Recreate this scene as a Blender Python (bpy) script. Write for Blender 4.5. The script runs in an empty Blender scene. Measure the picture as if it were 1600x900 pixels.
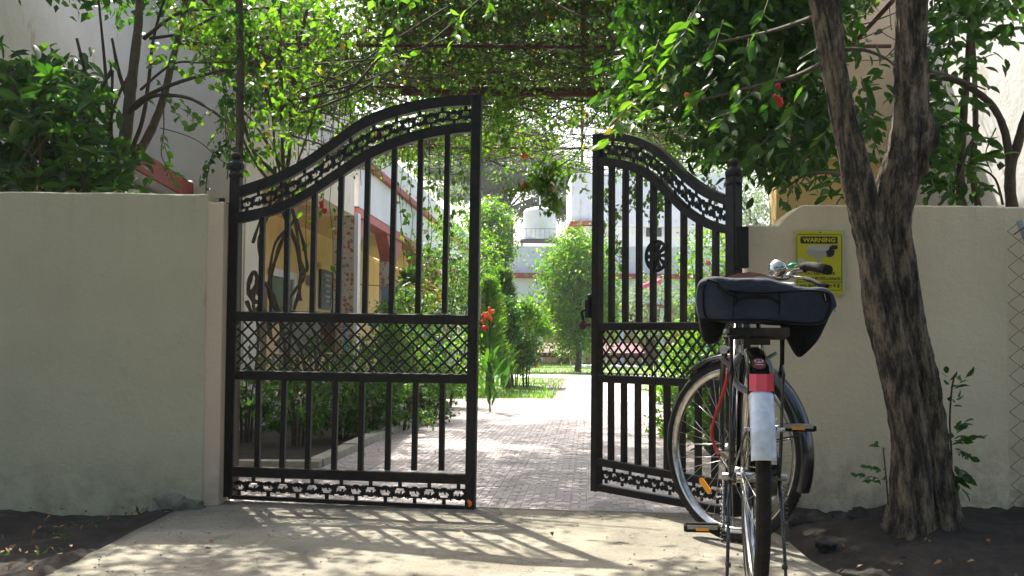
import bpy, math, random
import numpy as np
from mathutils import Vector, Matrix, Euler, noise
random.seed(7); RNG = np.random.default_rng(7)
S = bpy.context.scene; COL = S.collection
PI = math.pi
# ---------------------------------------------------------------- camera
HORIZON = 535.0; F = 1800.0; EYE = 0.755
PITCH = math.atan((HORIZON-450)/F); ROLL = math.radians(0.35)
cam_d = bpy.data.cameras.new('camera'); cam = bpy.data.objects.new('camera', cam_d); COL.objects.link(cam)
cam_d.sensor_width = 36; cam_d.lens = 36*F/1600; cam_d.clip_end = 500; cam_d.clip_start = 0.05
CAMROT = Matrix.Rotation(PI/2+PITCH, 3, 'X') @ Matrix.Rotation(ROLL, 3, 'Z')
cam.rotation_euler = CAMROT.to_euler(); cam.location = (0, 0, EYE)
S.camera = cam
EYEV = Vector((0, 0, EYE))
def ray(px, py):
    return CAMROT @ Vector(((px-800)/F, -(py-450)/F, -1))
def at(px, py, Y):
    r = ray(px, py); return EYEV + r*(Y/r.y)
def hit(px, py, p, n):
    r = ray(px, py); return EYEV + r*((Vector(p)-EYEV).dot(n)/r.dot(n))
# ---------------------------------------------------------------- light
SUNV = Vector((-0.281, 0.72, 1.0)).normalized()
world = bpy.data.worlds.new('World'); S.world = world; world.use_nodes = True
wn = world.node_tree.nodes; wl = world.node_tree.links
sky = wn.new('ShaderNodeTexSky'); sky.sky_type = 'NISHITA'; sky.sun_disc = False
sky.sun_elevation = math.asin(SUNV.z); sky.sun_rotation = math.atan2(SUNV.x, SUNV.y)
sky.air_density = 0.8; sky.dust_density = 5.0; sky.ozone_density = 0.4
wl.new(sky.outputs[0], wn['Background'].inputs[0]); wn['Background'].inputs[1].default_value = 0.14
sl = bpy.data.lights.new('sun', 'SUN'); sl.energy = 4.8; sl.angle = math.radians(0.6); sl.color = (1, 0.95, 0.84)
so = bpy.data.objects.new('sun', sl); COL.objects.link(so); so.location = (0, 0, 20)
so.rotation_euler = (-SUNV).to_track_quat('-Z', 'Y').to_euler()
S.view_settings.view_transform = 'Standard'; S.view_settings.look = 'None'
S.view_settings.exposure = 1.55; S.view_settings.gamma = 1
S.render.engine = 'CYCLES'
S.cycles.use_denoising = True; S.cycles.max_bounces = 8; S.cycles.diffuse_bounces = 4
S.cycles.transmission_bounces = 4; S.cycles.transparent_max_bounces = 8; S.cycles.glossy_bounces = 3
# ---------------------------------------------------------------- materials
def newmat(name):
    m = bpy.data.materials.new(name); m.use_nodes = True
    return m, m.node_tree.nodes, m.node_tree.links, m.node_tree.nodes['Principled BSDF']
def rgb(c): return (c[0], c[1], c[2], 1)
def noise_node(n, l, scale, detail=5, rough=.6, coord='Object', stretch=None):
    tc = n.new('ShaderNodeTexCoord'); t = n.new('ShaderNodeTexNoise')
    t.inputs['Scale'].default_value = scale; t.inputs['Detail'].default_value = detail; t.inputs['Roughness'].default_value = rough
    if stretch:
        mp = n.new('ShaderNodeMapping'); mp.inputs['Scale'].default_value = stretch
        l.new(tc.outputs[coord], mp.inputs[0]); l.new(mp.outputs[0], t.inputs[0])
    else: l.new(tc.outputs[coord], t.inputs[0])
    return t
def ramp(n, l, src, stops):
    r = n.new('ShaderNodeValToRGB'); e = r.color_ramp.elements
    while len(e) < len(stops): e.new(0.5)
    for k, (p, c) in enumerate(stops): e[k].position = p; e[k].color = rgb(c) if not isinstance(c, (int, float)) else (c, c, c, 1)
    l.new(src, r.inputs[0]); return r
def add_bump(n, l, b, src, strength, dist=.004):
    bp = n.new('ShaderNodeBump'); bp.inputs['Strength'].default_value = strength; bp.inputs['Distance'].default_value = dist
    l.new(src, bp.inputs['Height']); l.new(bp.outputs[0], b.inputs['Normal']); return bp
def M(name, c, c2=None, rough=.6, metal=0, vs=8, bump=0, bs=60, coat=0, stretch=None, bd=.004, spec=.5):
    m, n, l, b = newmat(name)
    b.inputs['Base Color'].default_value = rgb(c); b.inputs['Roughness'].default_value = rough; b.inputs['Metallic'].default_value = metal
    b.inputs['Coat Weight'].default_value = coat; b.inputs['Specular IOR Level'].default_value = spec
    if c2:
        t = noise_node(n, l, vs, stretch=stretch); r = ramp(n, l, t.outputs[0], [(.35, c), (.68, c2)])
        l.new(r.outputs[0], b.inputs['Base Color'])
    if bump:
        t2 = noise_node(n, l, bs, 6, stretch=stretch); add_bump(n, l, b, t2.outputs[0], bump, bd)
    return m
def mixc(n, l, a, b_, fac, mode='MIX'):
    x = n.new('ShaderNodeMix'); x.data_type = 'RGBA'; x.blend_type = mode
    for s, v in ((6, a), (7, b_)):
        if isinstance(v, tuple): x.inputs[s].default_value = rgb(v)
        else: l.new(v, x.inputs[s])
    if isinstance(fac, (int, float)): x.inputs[0].default_value = fac
    else: l.new(fac, x.inputs[0])
    return x.outputs[2]
def plaster(name, c, stain=(.30, .24, .15), zlow=0.0, top=1.4):
    m, n, l, b = newmat(name); b.inputs['Roughness'].default_value = .85
    t = noise_node(n, l, 1.6, 8, .65); base = ramp(n, l, t.outputs[0], [(.3, tuple(k*.84 for k in c)), (.7, c)])
    g = n.new('ShaderNodeNewGeometry'); sp = n.new('ShaderNodeSeparateXYZ'); l.new(g.outputs['Position'], sp.inputs[0])
    def ma(op, a, b_):
        q = n.new('ShaderNodeMath'); q.operation = op
        for k, v in ((0, a), (1, b_)):
            if isinstance(v, (int, float)): q.inputs[k].default_value = v
            else: l.new(v, q.inputs[k])
        return q.outputs[0]
    t2 = noise_node(n, l, 9, 9, .7)
    # dirt splashed up from the soil, blotches, vertical runs under the top edge
    low = n.new('ShaderNodeMapRange'); low.inputs[1].default_value = zlow+.30; low.inputs[2].default_value = zlow-.03
    l.new(sp.outputs[2], low.inputs[0])
    k = ma('MULTIPLY', low.outputs[0], ramp(n, l, t2.outputs[0], [(.42, 0), (.62, 1)]).outputs[0])
    col = mixc(n, l, base.outputs[0], stain, ma('MULTIPLY', k, .8))
    t3 = noise_node(n, l, 5, 3, .5, stretch=(1, 1, .35)); sp3 = ramp(n, l, t3.outputs[0], [(.655, 0), (.69, 1)])
    col = mixc(n, l, col, (c[0]*.62, c[1]*.50, c[2]*.36), ma('MULTIPLY', sp3.outputs[0], .5))
    t4 = noise_node(n, l, 6, 4, .6, stretch=(3, 3, .12)); hi = n.new('ShaderNodeMapRange')
    hi.inputs[1].default_value = top-.35; hi.inputs[2].default_value = top; l.new(sp.outputs[2], hi.inputs[0])
    col = mixc(n, l, col, tuple(k_*.5 for k_ in c), ma('MULTIPLY', ma('MULTIPLY', hi.outputs[0], ramp(n, l, t4.outputs[0], [(.5, 0), (.75, 1)]).outputs[0]), .25))
    t5 = noise_node(n, l, 38, 3, .5); t6 = noise_node(n, l, 2.3, 2, .5)
    sp5 = ma('MULTIPLY', ramp(n, l, t5.outputs[0], [(.70, 0), (.74, 1)]).outputs[0], ramp(n, l, t6.outputs[0], [(.5, 0), (.6, 1)]).outputs[0])
    col = mixc(n, l, col, (c[0]*.35, c[1]*.28, c[2]*.22), ma('MULTIPLY', sp5, .75))
    vo = n.new('ShaderNodeTexVoronoi'); vo.feature = 'DISTANCE_TO_EDGE'; vo.inputs['Scale'].default_value = .5
    wv = noise_node(n, l, 3.5, 6, .7); g2 = n.new('ShaderNodeTexCoord'); av = n.new('ShaderNodeVectorMath'); av.operation = 'MULTIPLY_ADD'
    av.inputs[1].default_value = (.9, .9, .9); l.new(wv.outputs['Color'], av.inputs[0]); l.new(g2.outputs['Object'], av.inputs[2]); l.new(av.outputs[0], vo.inputs[0])
    ck = ma('MULTIPLY', ramp(n, l, vo.outputs['Distance'], [(.0, 1), (.0012, 0)]).outputs[0], ramp(n, l, t6.outputs[0], [(.52, 0), (.62, 1)]).outputs[0])
    col = mixc(n, l, col, (c[0]*.6, c[1]*.55, c[2]*.46), ma('MULTIPLY', ck, .4))
    l.new(col, b.inputs['Base Color'])
    tb = noise_node(n, l, 42, 9, .75); tb2 = noise_node(n, l, 5, 4, .6)
    hh = ma('ADD', tb.outputs[0], ma('MULTIPLY', tb2.outputs[0], 1.8)); add_bump(n, l, b, ma('SUBTRACT', hh, ma('MULTIPLY', ck, .25)), .8, .008)
    return m
def leafmat(name, cols, trans=.45, rough=.45, tcol=None):
    m, n, l, b = newmat(name)
    g = n.new('ShaderNodeNewGeometry'); r = n.new('ShaderNodeValToRGB'); e = r.color_ramp.elements
    while len(e) < len(cols): e.new(.5)
    for k, (p, c) in enumerate(cols): e[k].position = p; e[k].color = rgb(c)
    r.color_ramp.interpolation = 'LINEAR'
    oi = n.new('ShaderNodeObjectInfo'); ad = n.new('ShaderNodeMath'); ad.operation = 'ADD'
    l.new(g.outputs['Random Per Island'], ad.inputs[0]); l.new(oi.outputs['Random'], ad.inputs[1])
    fr = n.new('ShaderNodeMath'); fr.operation = 'FRACT'; l.new(ad.outputs[0], fr.inputs[0]); l.new(fr.outputs[0], r.inputs[0])
    l.new(r.outputs[0], b.inputs['Base Color']); b.inputs['Roughness'].default_value = rough
    b.inputs['Specular IOR Level'].default_value = .4
    tr = n.new('ShaderNodeBsdfTranslucent')
    hs = n.new('ShaderNodeHueSaturation'); hs.inputs['Value'].default_value = 1.9; hs.inputs['Saturation'].default_value = 1.12
    hs.inputs['Hue'].default_value = .492
    l.new(r.outputs[0], hs.inputs['Color']); l.new(hs.outputs[0], tr.inputs[0])
    mx = n.new('ShaderNodeMixShader'); mx.inputs[0].default_value = trans
    l.new(b.outputs[0], mx.inputs[1]); l.new(tr.outputs[0], mx.inputs[2])
    l.new(mx.outputs[0], n['Material Output'].inputs[0]); return m
MT = {}
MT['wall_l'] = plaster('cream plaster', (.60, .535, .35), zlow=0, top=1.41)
MT['wall_r'] = plaster('cream plaster lit', (.92, .76, .51), zlow=.1, top=1.34)  # same cream plaster, with the right side's brighter, warmer light in its colour
MT['house'] = plaster('house plaster', (.82, .75, .64), zlow=0, top=4.1)
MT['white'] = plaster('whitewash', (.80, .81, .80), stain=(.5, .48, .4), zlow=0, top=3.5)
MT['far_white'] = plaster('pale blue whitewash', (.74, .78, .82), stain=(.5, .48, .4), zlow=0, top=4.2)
MT['yellow'] = plaster('ochre plaster', (.80, .57, .25), zlow=0, top=2.8)
MT['beige'] = plaster('beige plaster', (.74, .57, .40), zlow=0, top=4)
MT['red'] = M('red oxide paint', (.36, .06, .05), (.28, .05, .045), rough=.7, bump=.2)
MT['pink'] = M('faded red paint', (.50, .15, .13), (.42, .11, .10), rough=.7, bump=.2)
MT['black'] = M('gloss black paint', (.004, .004, .004), (.020, .015, .011), spec=.28, rough=.42, vs=30, bump=.25, bs=150, bd=.001)
MT['iron'] = M('cast iron black', (.006, .006, .006), (.012, .011, .010), rough=.55, spec=.3, vs=40, bump=.4, bs=120, bd=.002)
MT['frameblk'] = M('bicycle enamel', (.008, .008, .009), rough=.16, coat=.6)
MT['rubber'] = M('rubber', (.010, .010, .010), (.026, .024, .021), rough=.85, vs=40, spec=.2, bump=.3, bs=200, bd=.001)
MT['chrome'] = M('chrome', (.60, .59, .57), (.36, .33, .29), rough=.2, metal=1, vs=25)
MT['steel'] = M('dull steel', (.42, .42, .40), (.28, .26, .22), rough=.4, metal=.9, vs=40)
MT['alu'] = M('greyed lock body', (.26, .29, .32), (.18, .2, .22), rough=.45, metal=.4, vs=30)
MT['whitepaint'] = M('white mudguard', (.64, .70, .78), (.42, .45, .48), rough=.35, vs=26, coat=.3)
MT['redplastic'] = M('red reflector', (.62, .02, .05), rough=.2, coat=.7)
MT['redplastic2'] = M('pink reflector facet', (.75, .08, .13), rough=.2, coat=.7)
MT['orangepl'] = M('orange reflector', (.95, .36, .01), rough=.25, coat=.6)
MT['greenpl'] = M('green plastic', (.02, .45, .16), rough=.35)
MT['redcable'] = M('red sleeve', (.42, .02, .02), rough=.4)
MT['brown'] = M('brown leather', (.20, .08, .05), (.13, .05, .03), rough=.5, vs=30)
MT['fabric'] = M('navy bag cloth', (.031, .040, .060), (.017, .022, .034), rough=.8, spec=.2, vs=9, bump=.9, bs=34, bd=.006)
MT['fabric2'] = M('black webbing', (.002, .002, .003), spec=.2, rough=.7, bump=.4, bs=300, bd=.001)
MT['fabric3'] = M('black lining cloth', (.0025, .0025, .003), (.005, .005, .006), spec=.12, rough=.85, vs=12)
MT['paper'] = M('pale cloth', (.30, .31, .31), rough=.7)
MT['signy'] = M('yellow sign sheet', (.62, .60, .015), (.66, .55, .02), rough=.4, vs=12)
MT['signb'] = M('sign border', (.55, .56, .42), rough=.5)
MT['ink'] = M('black ink', (.02, .022, .015), rough=.5)
MT['camgrey'] = M('printed grey', (.42, .40, .32), rough=.5)
MT['camgrey2'] = M('printed light grey', (.55, .53, .44), rough=.5)
MT['wood'] = M('brown door wood', (.16, .07, .035), (.10, .045, .02), rough=.6, stretch=(6, 6, .6))
MT['darkboard'] = M('dark board', (.05, .06, .08), rough=.5)
MT['tank'] = M('white tank plastic', (.80, .80, .78), (.72, .72, .68), rough=.5, vs=3)
MT['bluepipe'] = M('blue paint', (.03, .22, .55), (.05, .3, .6), rough=.5, vs=20)
MT['yellowpipe'] = M('yellow paint', (.7, .35, .03), rough=.5)
MT['awning'] = M('maroon awning', (.10, .006, .016), (.08, .005, .012), rough=.7)
MT['towel'] = M('blue towel', (.22, .34, .46), (.16, .26, .38), rough=.9, vs=20)
MT['rust'] = M('rusty pipe', (.12, .035, .028), (.06, .028, .025), rough=.8, vs=20, bump=.4)
MT['vine'] = M('vine bark', (.055, .040, .028), (.10, .075, .05), rough=.9, vs=30, bump=.6, bs=80)
MT['branch'] = M('young bark', (.10, .075, .05), (.16, .12, .08), rough=.85, vs=30, bump=.5)
MT['glass'] = M('dark window glass', (.03, .035, .04), rough=.15)
MT['sill'] = M('pale kerb stone', (.42, .40, .34), (.30, .28, .24), rough=.85, vs=12, bump=.5)
MT['stone'] = M('dark rock', (.05, .045, .035), (.025, .022, .018), rough=.95, vs=10, bump=.8, bs=30, bd=.02)
MT['pebble'] = M('pebble', (.12, .105, .085), (.05, .045, .035), rough=.9, vs=20)
MT['flower_o'] = M('orange petals', (.85, .22, .01), (.8, .1, .01), rough=.6, vs=40)
MT['flower_r'] = M('red petals', (.70, .03, .02), rough=.6)
MT['flower_p'] = M('pink petals', (.75, .15, .25), rough=.6)
MT['dryleaf'] = M('dry leaf', (.20, .09, .03), (.32, .16, .05), rough=.8, vs=40)
MT['wire'] = M('rusty wire', (.13, .075, .06), rough=.7, metal=.3)
# concrete ramp
def concrete():
    m, n, l, b = newmat('rough concrete'); b.inputs['Roughness'].default_value = .92
    t = noise_node(n, l, 2.2, 9, .7); r = ramp(n, l, t.outputs[0], [(.28, (.165, .145, .105)), (.5, (.245, .22, .165)), (.74, (.33, .30, .235))])
    t2 = noise_node(n, l, 90, 4, .7); r2 = ramp(n, l, t2.outputs[0], [(.25, .62), (.5, 1.0), (.8, 1.12)])
    c = mixc(n, l, r.outputs[0], r2.outputs[0], 1.0, 'MULTIPLY')
    t3 = noise_node(n, l, 14, 6, .75); r3 = ramp(n, l, t3.outputs[0], [(.60, 0), (.70, 1)])
    q = n.new('ShaderNodeMath'); q.operation = 'MULTIPLY'; q.inputs[1].default_value = .55; l.new(r3.outputs[0], q.inputs[0])
    c = mixc(n, l, c, (.13, .115, .085), q.outputs[0])
    t7 = noise_node(n, l, .9, 3, .5); r7 = ramp(n, l, t7.outputs[0], [(.44, .78), (.50, 1.0), (.56, 1.08)]); c = mixc(n, l, c, r7.outputs[0], 1.0, 'MULTIPLY')
    t8 = noise_node(n, l, 3.3, 6, .8, stretch=(1.8, .5, 1)); r8 = ramp(n, l, t8.outputs[0], [(.56, 1.0), (.68, .62)]); c = mixc(n, l, c, r8.outputs[0], 1.0, 'MULTIPLY')
    v = n.new('ShaderNodeTexVoronoi'); v.feature = 'DISTANCE_TO_EDGE'; v.inputs['Scale'].default_value = 1.3
    tc = n.new('ShaderNodeTexCoord'); wv = noise_node(n, l, 6, 4)
    av = n.new('ShaderNodeVectorMath'); av.operation = 'ADD'; l.new(tc.outputs['Object'], av.inputs[0])
    sc = n.new('ShaderNodeVectorMath'); sc.operation = 'SCALE'; sc.inputs['Scale'].default_value = .35; l.new(wv.outputs['Color'], sc.inputs[0]); l.new(sc.outputs[0], av.inputs[1])
    l.new(av.outputs[0], v.inputs[0]); r4 = ramp(n, l, v.outputs['Distance'], [(.0, 1), (.008, 0)])
    q2 = n.new('ShaderNodeMath'); q2.operation = 'MULTIPLY'; q2.inputs[1].default_value = .8; l.new(r4.outputs[0], q2.inputs[0])
    c = mixc(n, l, c, (.09, .08, .06), q2.outputs[0])
    l.new(c, b.inputs['Base Color'])
    tb = noise_node(n, l, 45, 10, .75); add_bump(n, l, b, tb.outputs[0], .8, .01); return m
MT['concrete'] = concrete()
def tilemat():
    m, n, l, b = newmat('red grey paver'); b.inputs['Roughness'].default_value = .5
    g = n.new('ShaderNodeNewGeometry'); oi = n.new('ShaderNodeObjectInfo')
    r = ramp(n, l, g.outputs['Random Per Island'], [(0, (.30, .235, .23)), (.5, (.335, .275, .27)), (1, (.37, .31, .305))])
    r2 = ramp(n, l, oi.outputs['Random'], [(0, .86), (1, 1.14)])
    c = mixc(n, l, r.outputs[0], r2.outputs[0], 1, 'MULTIPLY')
    tc = n.new('ShaderNodeTexCoord'); gp = n.new('ShaderNodeNewGeometry')
    t = n.new('ShaderNodeTexNoise'); t.inputs['Scale'].default_value = 1.1; t.inputs['Detail'].default_value = 8; l.new(gp.outputs['Position'], t.inputs[0])
    rr = ramp(n, l, t.outputs[0], [(.35, 0), (.65, 1)]); q = n.new('ShaderNodeMath'); q.operation = 'MULTIPLY'; q.inputs[1].default_value = .65; l.new(rr.outputs[0], q.inputs[0])
    c = mixc(n, l, c, (.33, .30, .295), q.outputs[0])
    l.new(c, b.inputs['Base Color']); tb = noise_node(n, l, 160, 5); add_bump(n, l, b, tb.outputs[0], .5, .002); return m
MT['tile'] = tilemat()
MT['grout'] = M('dark joint grit', (.20, .17, .155), (.14, .12, .11), rough=.95, vs=40)
def soilmat():
    m, n, l, b = newmat('dark soil'); b.inputs['Roughness'].default_value = 1
    t = noise_node(n, l, 9, 10, .75); r = ramp(n, l, t.outputs[0], [(.3, (.018, .013, .009)), (.55, (.045, .034, .024)), (.75, (.085, .066, .048))])
    l.new(r.outputs[0], b.inputs['Base Color']); tb = noise_node(n, l, 22, 10, .8); add_bump(n, l, b, tb.outputs[0], 1, .03); return m
MT['soil'] = soilmat()
MT['grass'] = M('lawn green', (.13, .20, .06), (.20, .26, .09), rough=.9, vs=3, bump=.8, bs=60, bd=.02)
def mosaic():
    m, n, l, b = newmat('broken tile mosaic'); b.inputs['Roughness'].default_value = .45
    tc = n.new('ShaderNodeTexCoord'); v = n.new('ShaderNodeTexVoronoi'); v.inputs['Scale'].default_value = 22; l.new(tc.outputs['Object'], v.inputs[0])
    v2 = n.new('ShaderNodeTexVoronoi'); v2.feature = 'DISTANCE_TO_EDGE'; v2.inputs['Scale'].default_value = 22; l.new(tc.outputs['Object'], v2.inputs[0])
    sp = n.new('ShaderNodeSeparateColor'); l.new(v.outputs['Color'], sp.inputs[0])
    r = ramp(n, l, sp.outputs[0], [(0, (.34, .11, .06)), (.25, (.40, .16, .09)), (.35, (.46, .40, .31)), (.75, (.50, .45, .36)), (.92, (.22, .20, .15))]); r.color_ramp.interpolation = 'CONSTANT'
    e = ramp(n, l, v2.outputs['Distance'], [(.03, 0), (.06, 1)])
    l.new(mixc(n, l, (.55, .52, .45), r.outputs[0], e.outputs[0]), b.inputs['Base Color']); return m
MT['mosaic'] = mosaic()
def barkmat():
    m, n, l, b = newmat('tree bark'); b.inputs['Roughness'].default_value = .95
    t = noise_node(n, l, 17, 12, .78, stretch=(1.5, 1.5, .42)); r = ramp(n, l, t.outputs[0], [(.40, (.022, .017, .012)), (.475, (.075, .058, .040)), (.535, (.21, .152, .095)), (.68, (.44, .33, .21))])
    l.new(r.outputs[0], b.inputs['Base Color'])
    t2 = noise_node(n, l, 26, 10, .75, stretch=(1.4, 1.4, .25)); add_bump(n, l, b, t2.outputs[0], 1, .02); return m
MT['bark'] = barkmat()
MT['lf_dark'] = leafmat('dark glossy leaf', [(0, (.018, .055, .010)), (.5, (.035, .095, .018)), (1, (.06, .14, .025))], .38, .32)
MT['lf_mid'] = leafmat('mid green leaf', [(0, (.018, .060, .010)), (.6, (.036, .105, .016)), (1, (.065, .15, .022))], .45, .4)
MT['lf_bright'] = leafmat('fresh green leaf', [(0, (.05, .13, .016)), (.5, (.085, .19, .028)), (.94, (.12, .225, .035)), (1, (.24, .21, .04))], .55, .42)
MT['lf_vine'] = leafmat('creeper leaf', [(0, (.040, .04, .018)), (.3, (.030, .07, .017)), (.8, (.060, .12, .022)), (.97, (.10, .14, .025)), (1, (.20, .10, .02))], .5, .5)
MT['lf_garden'] = leafmat('garden shrub leaf', [(0, (.025, .07, .018)), (.5, (.05, .12, .025)), (1, (.11, .19, .035))], .42, .5)
MT['lf_hazed'] = leafmat('hazed far foliage', [(0, (.10, .15, .08)), (.5, (.13, .19, .10)), (1, (.17, .23, .12))], .4, .7)  # haze over the distance put into these paler leaf colours
MT['lf_croton'] = leafmat('brown green leaf', [(0, (.09, .05, .015)), (.5, (.10, .10, .02)), (1, (.16, .15, .02))], .4, .5)
# ---------------------------------------------------------------- mesh builder
Z = Vector((0, 0, 1))
def wloc(p):
    v = Vector((0, 0, 0))
    while p is not None: v += p.location; p = p.parent
    return v
class MB:
    def __init__(s): s.v = []; s.f = []; s.sm = []
    def quadbox(s, c):  # 8 corners: bottom 4 ccw, top 4 ccw
        k = len(s.v); s.v += [tuple(x) for x in c]
        for q in ((3, 2, 1, 0), (4, 5, 6, 7), (0, 1, 5, 4), (1, 2, 6, 5), (2, 3, 7, 6), (3, 0, 4, 7)): s.f.append(tuple(k+i for i in q)); s.sm.append(False)
        return s
    def box(s, x0, x1, y0, y1, z0, z1):
        return s.quadbox([(x0, y0, z0), (x1, y0, z0), (x1, y1, z0), (x0, y1, z0), (x0, y0, z1), (x1, y0, z1), (x1, y1, z1), (x0, y1, z1)])
    def loft(s, rings, cap=True, smooth=True, closed=True):
        k = len(s.v); n = len(rings[0])
        for r in rings: s.v += [tuple(p) for p in r]
        for i in range(len(rings)-1):
            for j in range(n if closed else n-1):
                a = k+i*n+j; b = k+i*n+(j+1) % n
                s.f.append((a, b, b+n, a+n)); s.sm.append(smooth)
        if cap and closed:
            s.f.append(tuple(k+j for j in reversed(range(n)))); s.sm.append(False)
            s.f.append(tuple(k+(len(rings)-1)*n+j for j in range(n))); s.sm.append(False)
        return s
    def bar(s, p0, p1, w, t, side, ch=.12):
        """rectangular bar; w measured along 'side', t along the third axis"""
        p0 = Vector(p0); p1 = Vector(p1); d = (p1-p0).normalized(); a = Vector(side); a = (a-d*a.dot(d)).normalized(); b = d.cross(a)
        hw, ht = w/2, t/2; c = min(hw, ht)*ch*2
        prof = [(hw-c, -ht), (hw, -ht+c), (hw, ht-c), (hw-c, ht), (-hw+c, ht), (-hw, ht-c), (-hw, -ht+c), (-hw+c, -ht)]
        return s.loft([[p+a*x+b*y for x, y in prof] for p in (p0, p1)], smooth=False)
    def tube(s, pts, r, n=6, cap=True, jit=0):
        pts = [Vector(p) for p in pts]; m = len(pts)
        rs = r if isinstance(r, (list, tuple)) else [r]*m
        ref = None; rings = []
        for i, p in enumerate(pts):
            d = (pts[min(i+1, m-1)]-pts[max(i-1, 0)]); d = d.normalized() if d.length > 1e-9 else Z.copy()
            if ref is None: ref = d.orthogonal().normalized()
            ref = (ref-d*ref.dot(d)); ref = ref.normalized() if ref.length > 1e-6 else d.orthogonal().normalized()
            b = d.cross(ref)
            rings.append([p+(ref*math.cos(2*PI*j/n)+b*math.sin(2*PI*j/n))*rs[i]*(1+(random.uniform(-jit, jit) if jit else 0)) for j in range(n)])
        return s.loft(rings, cap)
    def lathe(s, prof, c, ax=Z, n=16):
        ax = Vector(ax).normalized(); a = ax.orthogonal().normalized(); b = ax.cross(a); c = Vector(c)
        return s.loft([[c+ax*h+(a*math.cos(2*PI*j/n)+b*math.sin(2*PI*j/n))*max(r, 1e-4) for j in range(n)] for r, h in prof])
    def ring(s, c, ax, R, prof, n=48, a0=0, a1=2*PI, ref=None, smooth=True):
        """sweep prof [(radial, axial)] round axis ax"""
        ax = Vector(ax).normalized(); c = Vector(c); a = Vector(ref).normalized() if ref is not None else ax.orthogonal().normalized(); b = ax.cross(a)
        full = abs(a1-a0-2*PI) < 1e-6; rings = []
        for i in range(n+1 if not full else n):
            t = a0+(a1-a0)*i/n; e = a*math.cos(t)+b*math.sin(t)
            rings.append([c+e*(R+x)+ax*y for x, y in prof])
        if full: rings.append(rings[0])
        return s.loft(rings, cap=not full, smooth=smooth)
    def torus(s, c, ax, R, r, n=48, m=8, a0=0, a1=2*PI, ref=None, flat=1):
        return s.ring(c, ax, R, [(math.cos(2*PI*j/m)*r, math.sin(2*PI*j/m)*r*flat) for j in range(m)], n, a0, a1, ref)
    def ell(s, c, r, nu=12, nv=8, jit=0, seed=0):
        c = Vector(c); rings = []
        for i in range(nv+1):
            t = PI*i/nv; ring = []
            for j in range(nu):
                p = 2*PI*j/nu; u = Vector((math.sin(t)*math.cos(p), math.sin(t)*math.sin(p), -math.cos(t)))
                k = 1+(jit*noise.noise(u*1.7+Vector((seed*7.3, seed, 0))) if jit else 0)
                ring.append(c+Vector((u.x*r[0]*k, u.y*r[1]*k, u.z*r[2]*k)))
            rings.append(ring)
        return s.loft(rings, cap=False)
    def prism(s, poly, n, t):
        """planar 3D polygon extruded by t along n (both ways half)"""
        n = Vector(n).normalized(); k = len(s.v); m = len(poly)
        for sg in (-.5, .5): s.v += [tuple(Vector(p)+n*t*sg) for p in poly]
        s.f.append(tuple(k+i for i in reversed(range(m)))); s.f.append(tuple(k+m+i for i in range(m))); s.sm += [False]*2
        for i in range(m):
            j = (i+1) % m; s.f.append((k+i, k+j, k+m+j, k+m+i)); s.sm.append(False)
        return s
    def strip(s, top, bot, n, t):
        n = Vector(n).normalized()
        return s.loft([[b-n*t/2, a-n*t/2, a+n*t/2, b+n*t/2] for a, b in zip(top, bot)], smooth=False)
    def build(s, name, mat, parent=None, origin=None, kind=None, label=None):
        o_ = wloc(parent) if parent is not None else Vector(origin or (0, 0, 0))
        me = bpy.data.meshes.new(name); me.from_pydata([(v[0]-o_.x, v[1]-o_.y, v[2]-o_.z) for v in s.v], [], s.f)
        me.polygons.foreach_set('use_smooth', s.sm); me.update(); me.materials.append(MT[mat] if isinstance(mat, str) else mat)
        o = bpy.data.objects.new(name, me); COL.objects.link(o)
        if parent is not None: o.parent = parent
        else: o.location = o_
        if kind: o['kind'] = kind
        if label: o['label'] = label
        return o
def tag(o, label, cat, group=None):
    o['label'] = label; o['category'] = cat
    if group: o['group'] = group
    return o
def thing(name, loc, label, cat, group=None):
    o = bpy.data.objects.new(name, None); o.empty_display_size = .1; COL.objects.link(o); o.location = loc
    return tag(o, label, cat, group)
def child(name, me, parent, loc, rot=None, scale=1):
    o = bpy.data.objects.new(name, me); COL.objects.link(o); o.parent = parent
    o.location = Vector(loc)-wloc(parent)
    if rot is not None: o.rotation_euler = rot
    o.scale = (scale,)*3; return o
def smooth_path(pts, k=6):
    P = [Vector(p) for p in pts]; out = []
    for i in range(len(P)-1):
        a, b, c, d = P[max(i-1, 0)], P[i], P[i+1], P[min(i+2, len(P)-1)]
        for j in range(k):
            t = j/k; out.append(.5*((2*b)+(c-a)*t+(2*a-5*b+4*c-d)*t*t+(-a+3*b-3*c+d)*t**3))
    out.append(P[-1]); return out
# ---------------------------------------------------------------- leaves
LT4 = (np.array([(0, 0, 0), (-.5, .42, .08), (0, .5, 0), (.5, .42, .08), (0, 1, -.1)]), np.array([(0, 3, 2), (0, 2, 1), (2, 3, 4), (1, 2, 4)]))
LT8 = (np.array([(0, 0, 0), (-.36, .2, .07), (-.5, .48, .08), (-.28, .78, .03), (0, 1, -.1), (.28, .78, .03), (.5, .48, .08), (.36, .2, .07), (0, .22, 0), (0, .5, .0), (0, .8, -.04)]),
       np.array([(0, 8, 1), (0, 7, 8), (1, 8, 9), (1, 9, 2), (8, 7, 6), (8, 6, 9), (2, 9, 10), (2, 10, 3), (9, 6, 5), (9, 5, 10), (3, 10, 4), (10, 5, 4)]))
def unit(a): return a/np.maximum(np.linalg.norm(a, axis=1, keepdims=True), 1e-9)
def leaf_frames(n, droop=.35, up=.8):
    T = unit(RNG.normal(size=(n, 3))+np.array([0, 0, -droop])); N = RNG.normal(size=(n, 3))*.75+np.array([0, 0, up])
    N = unit(N-T*(N*T).sum(1, keepdims=True)); return T, N
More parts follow.
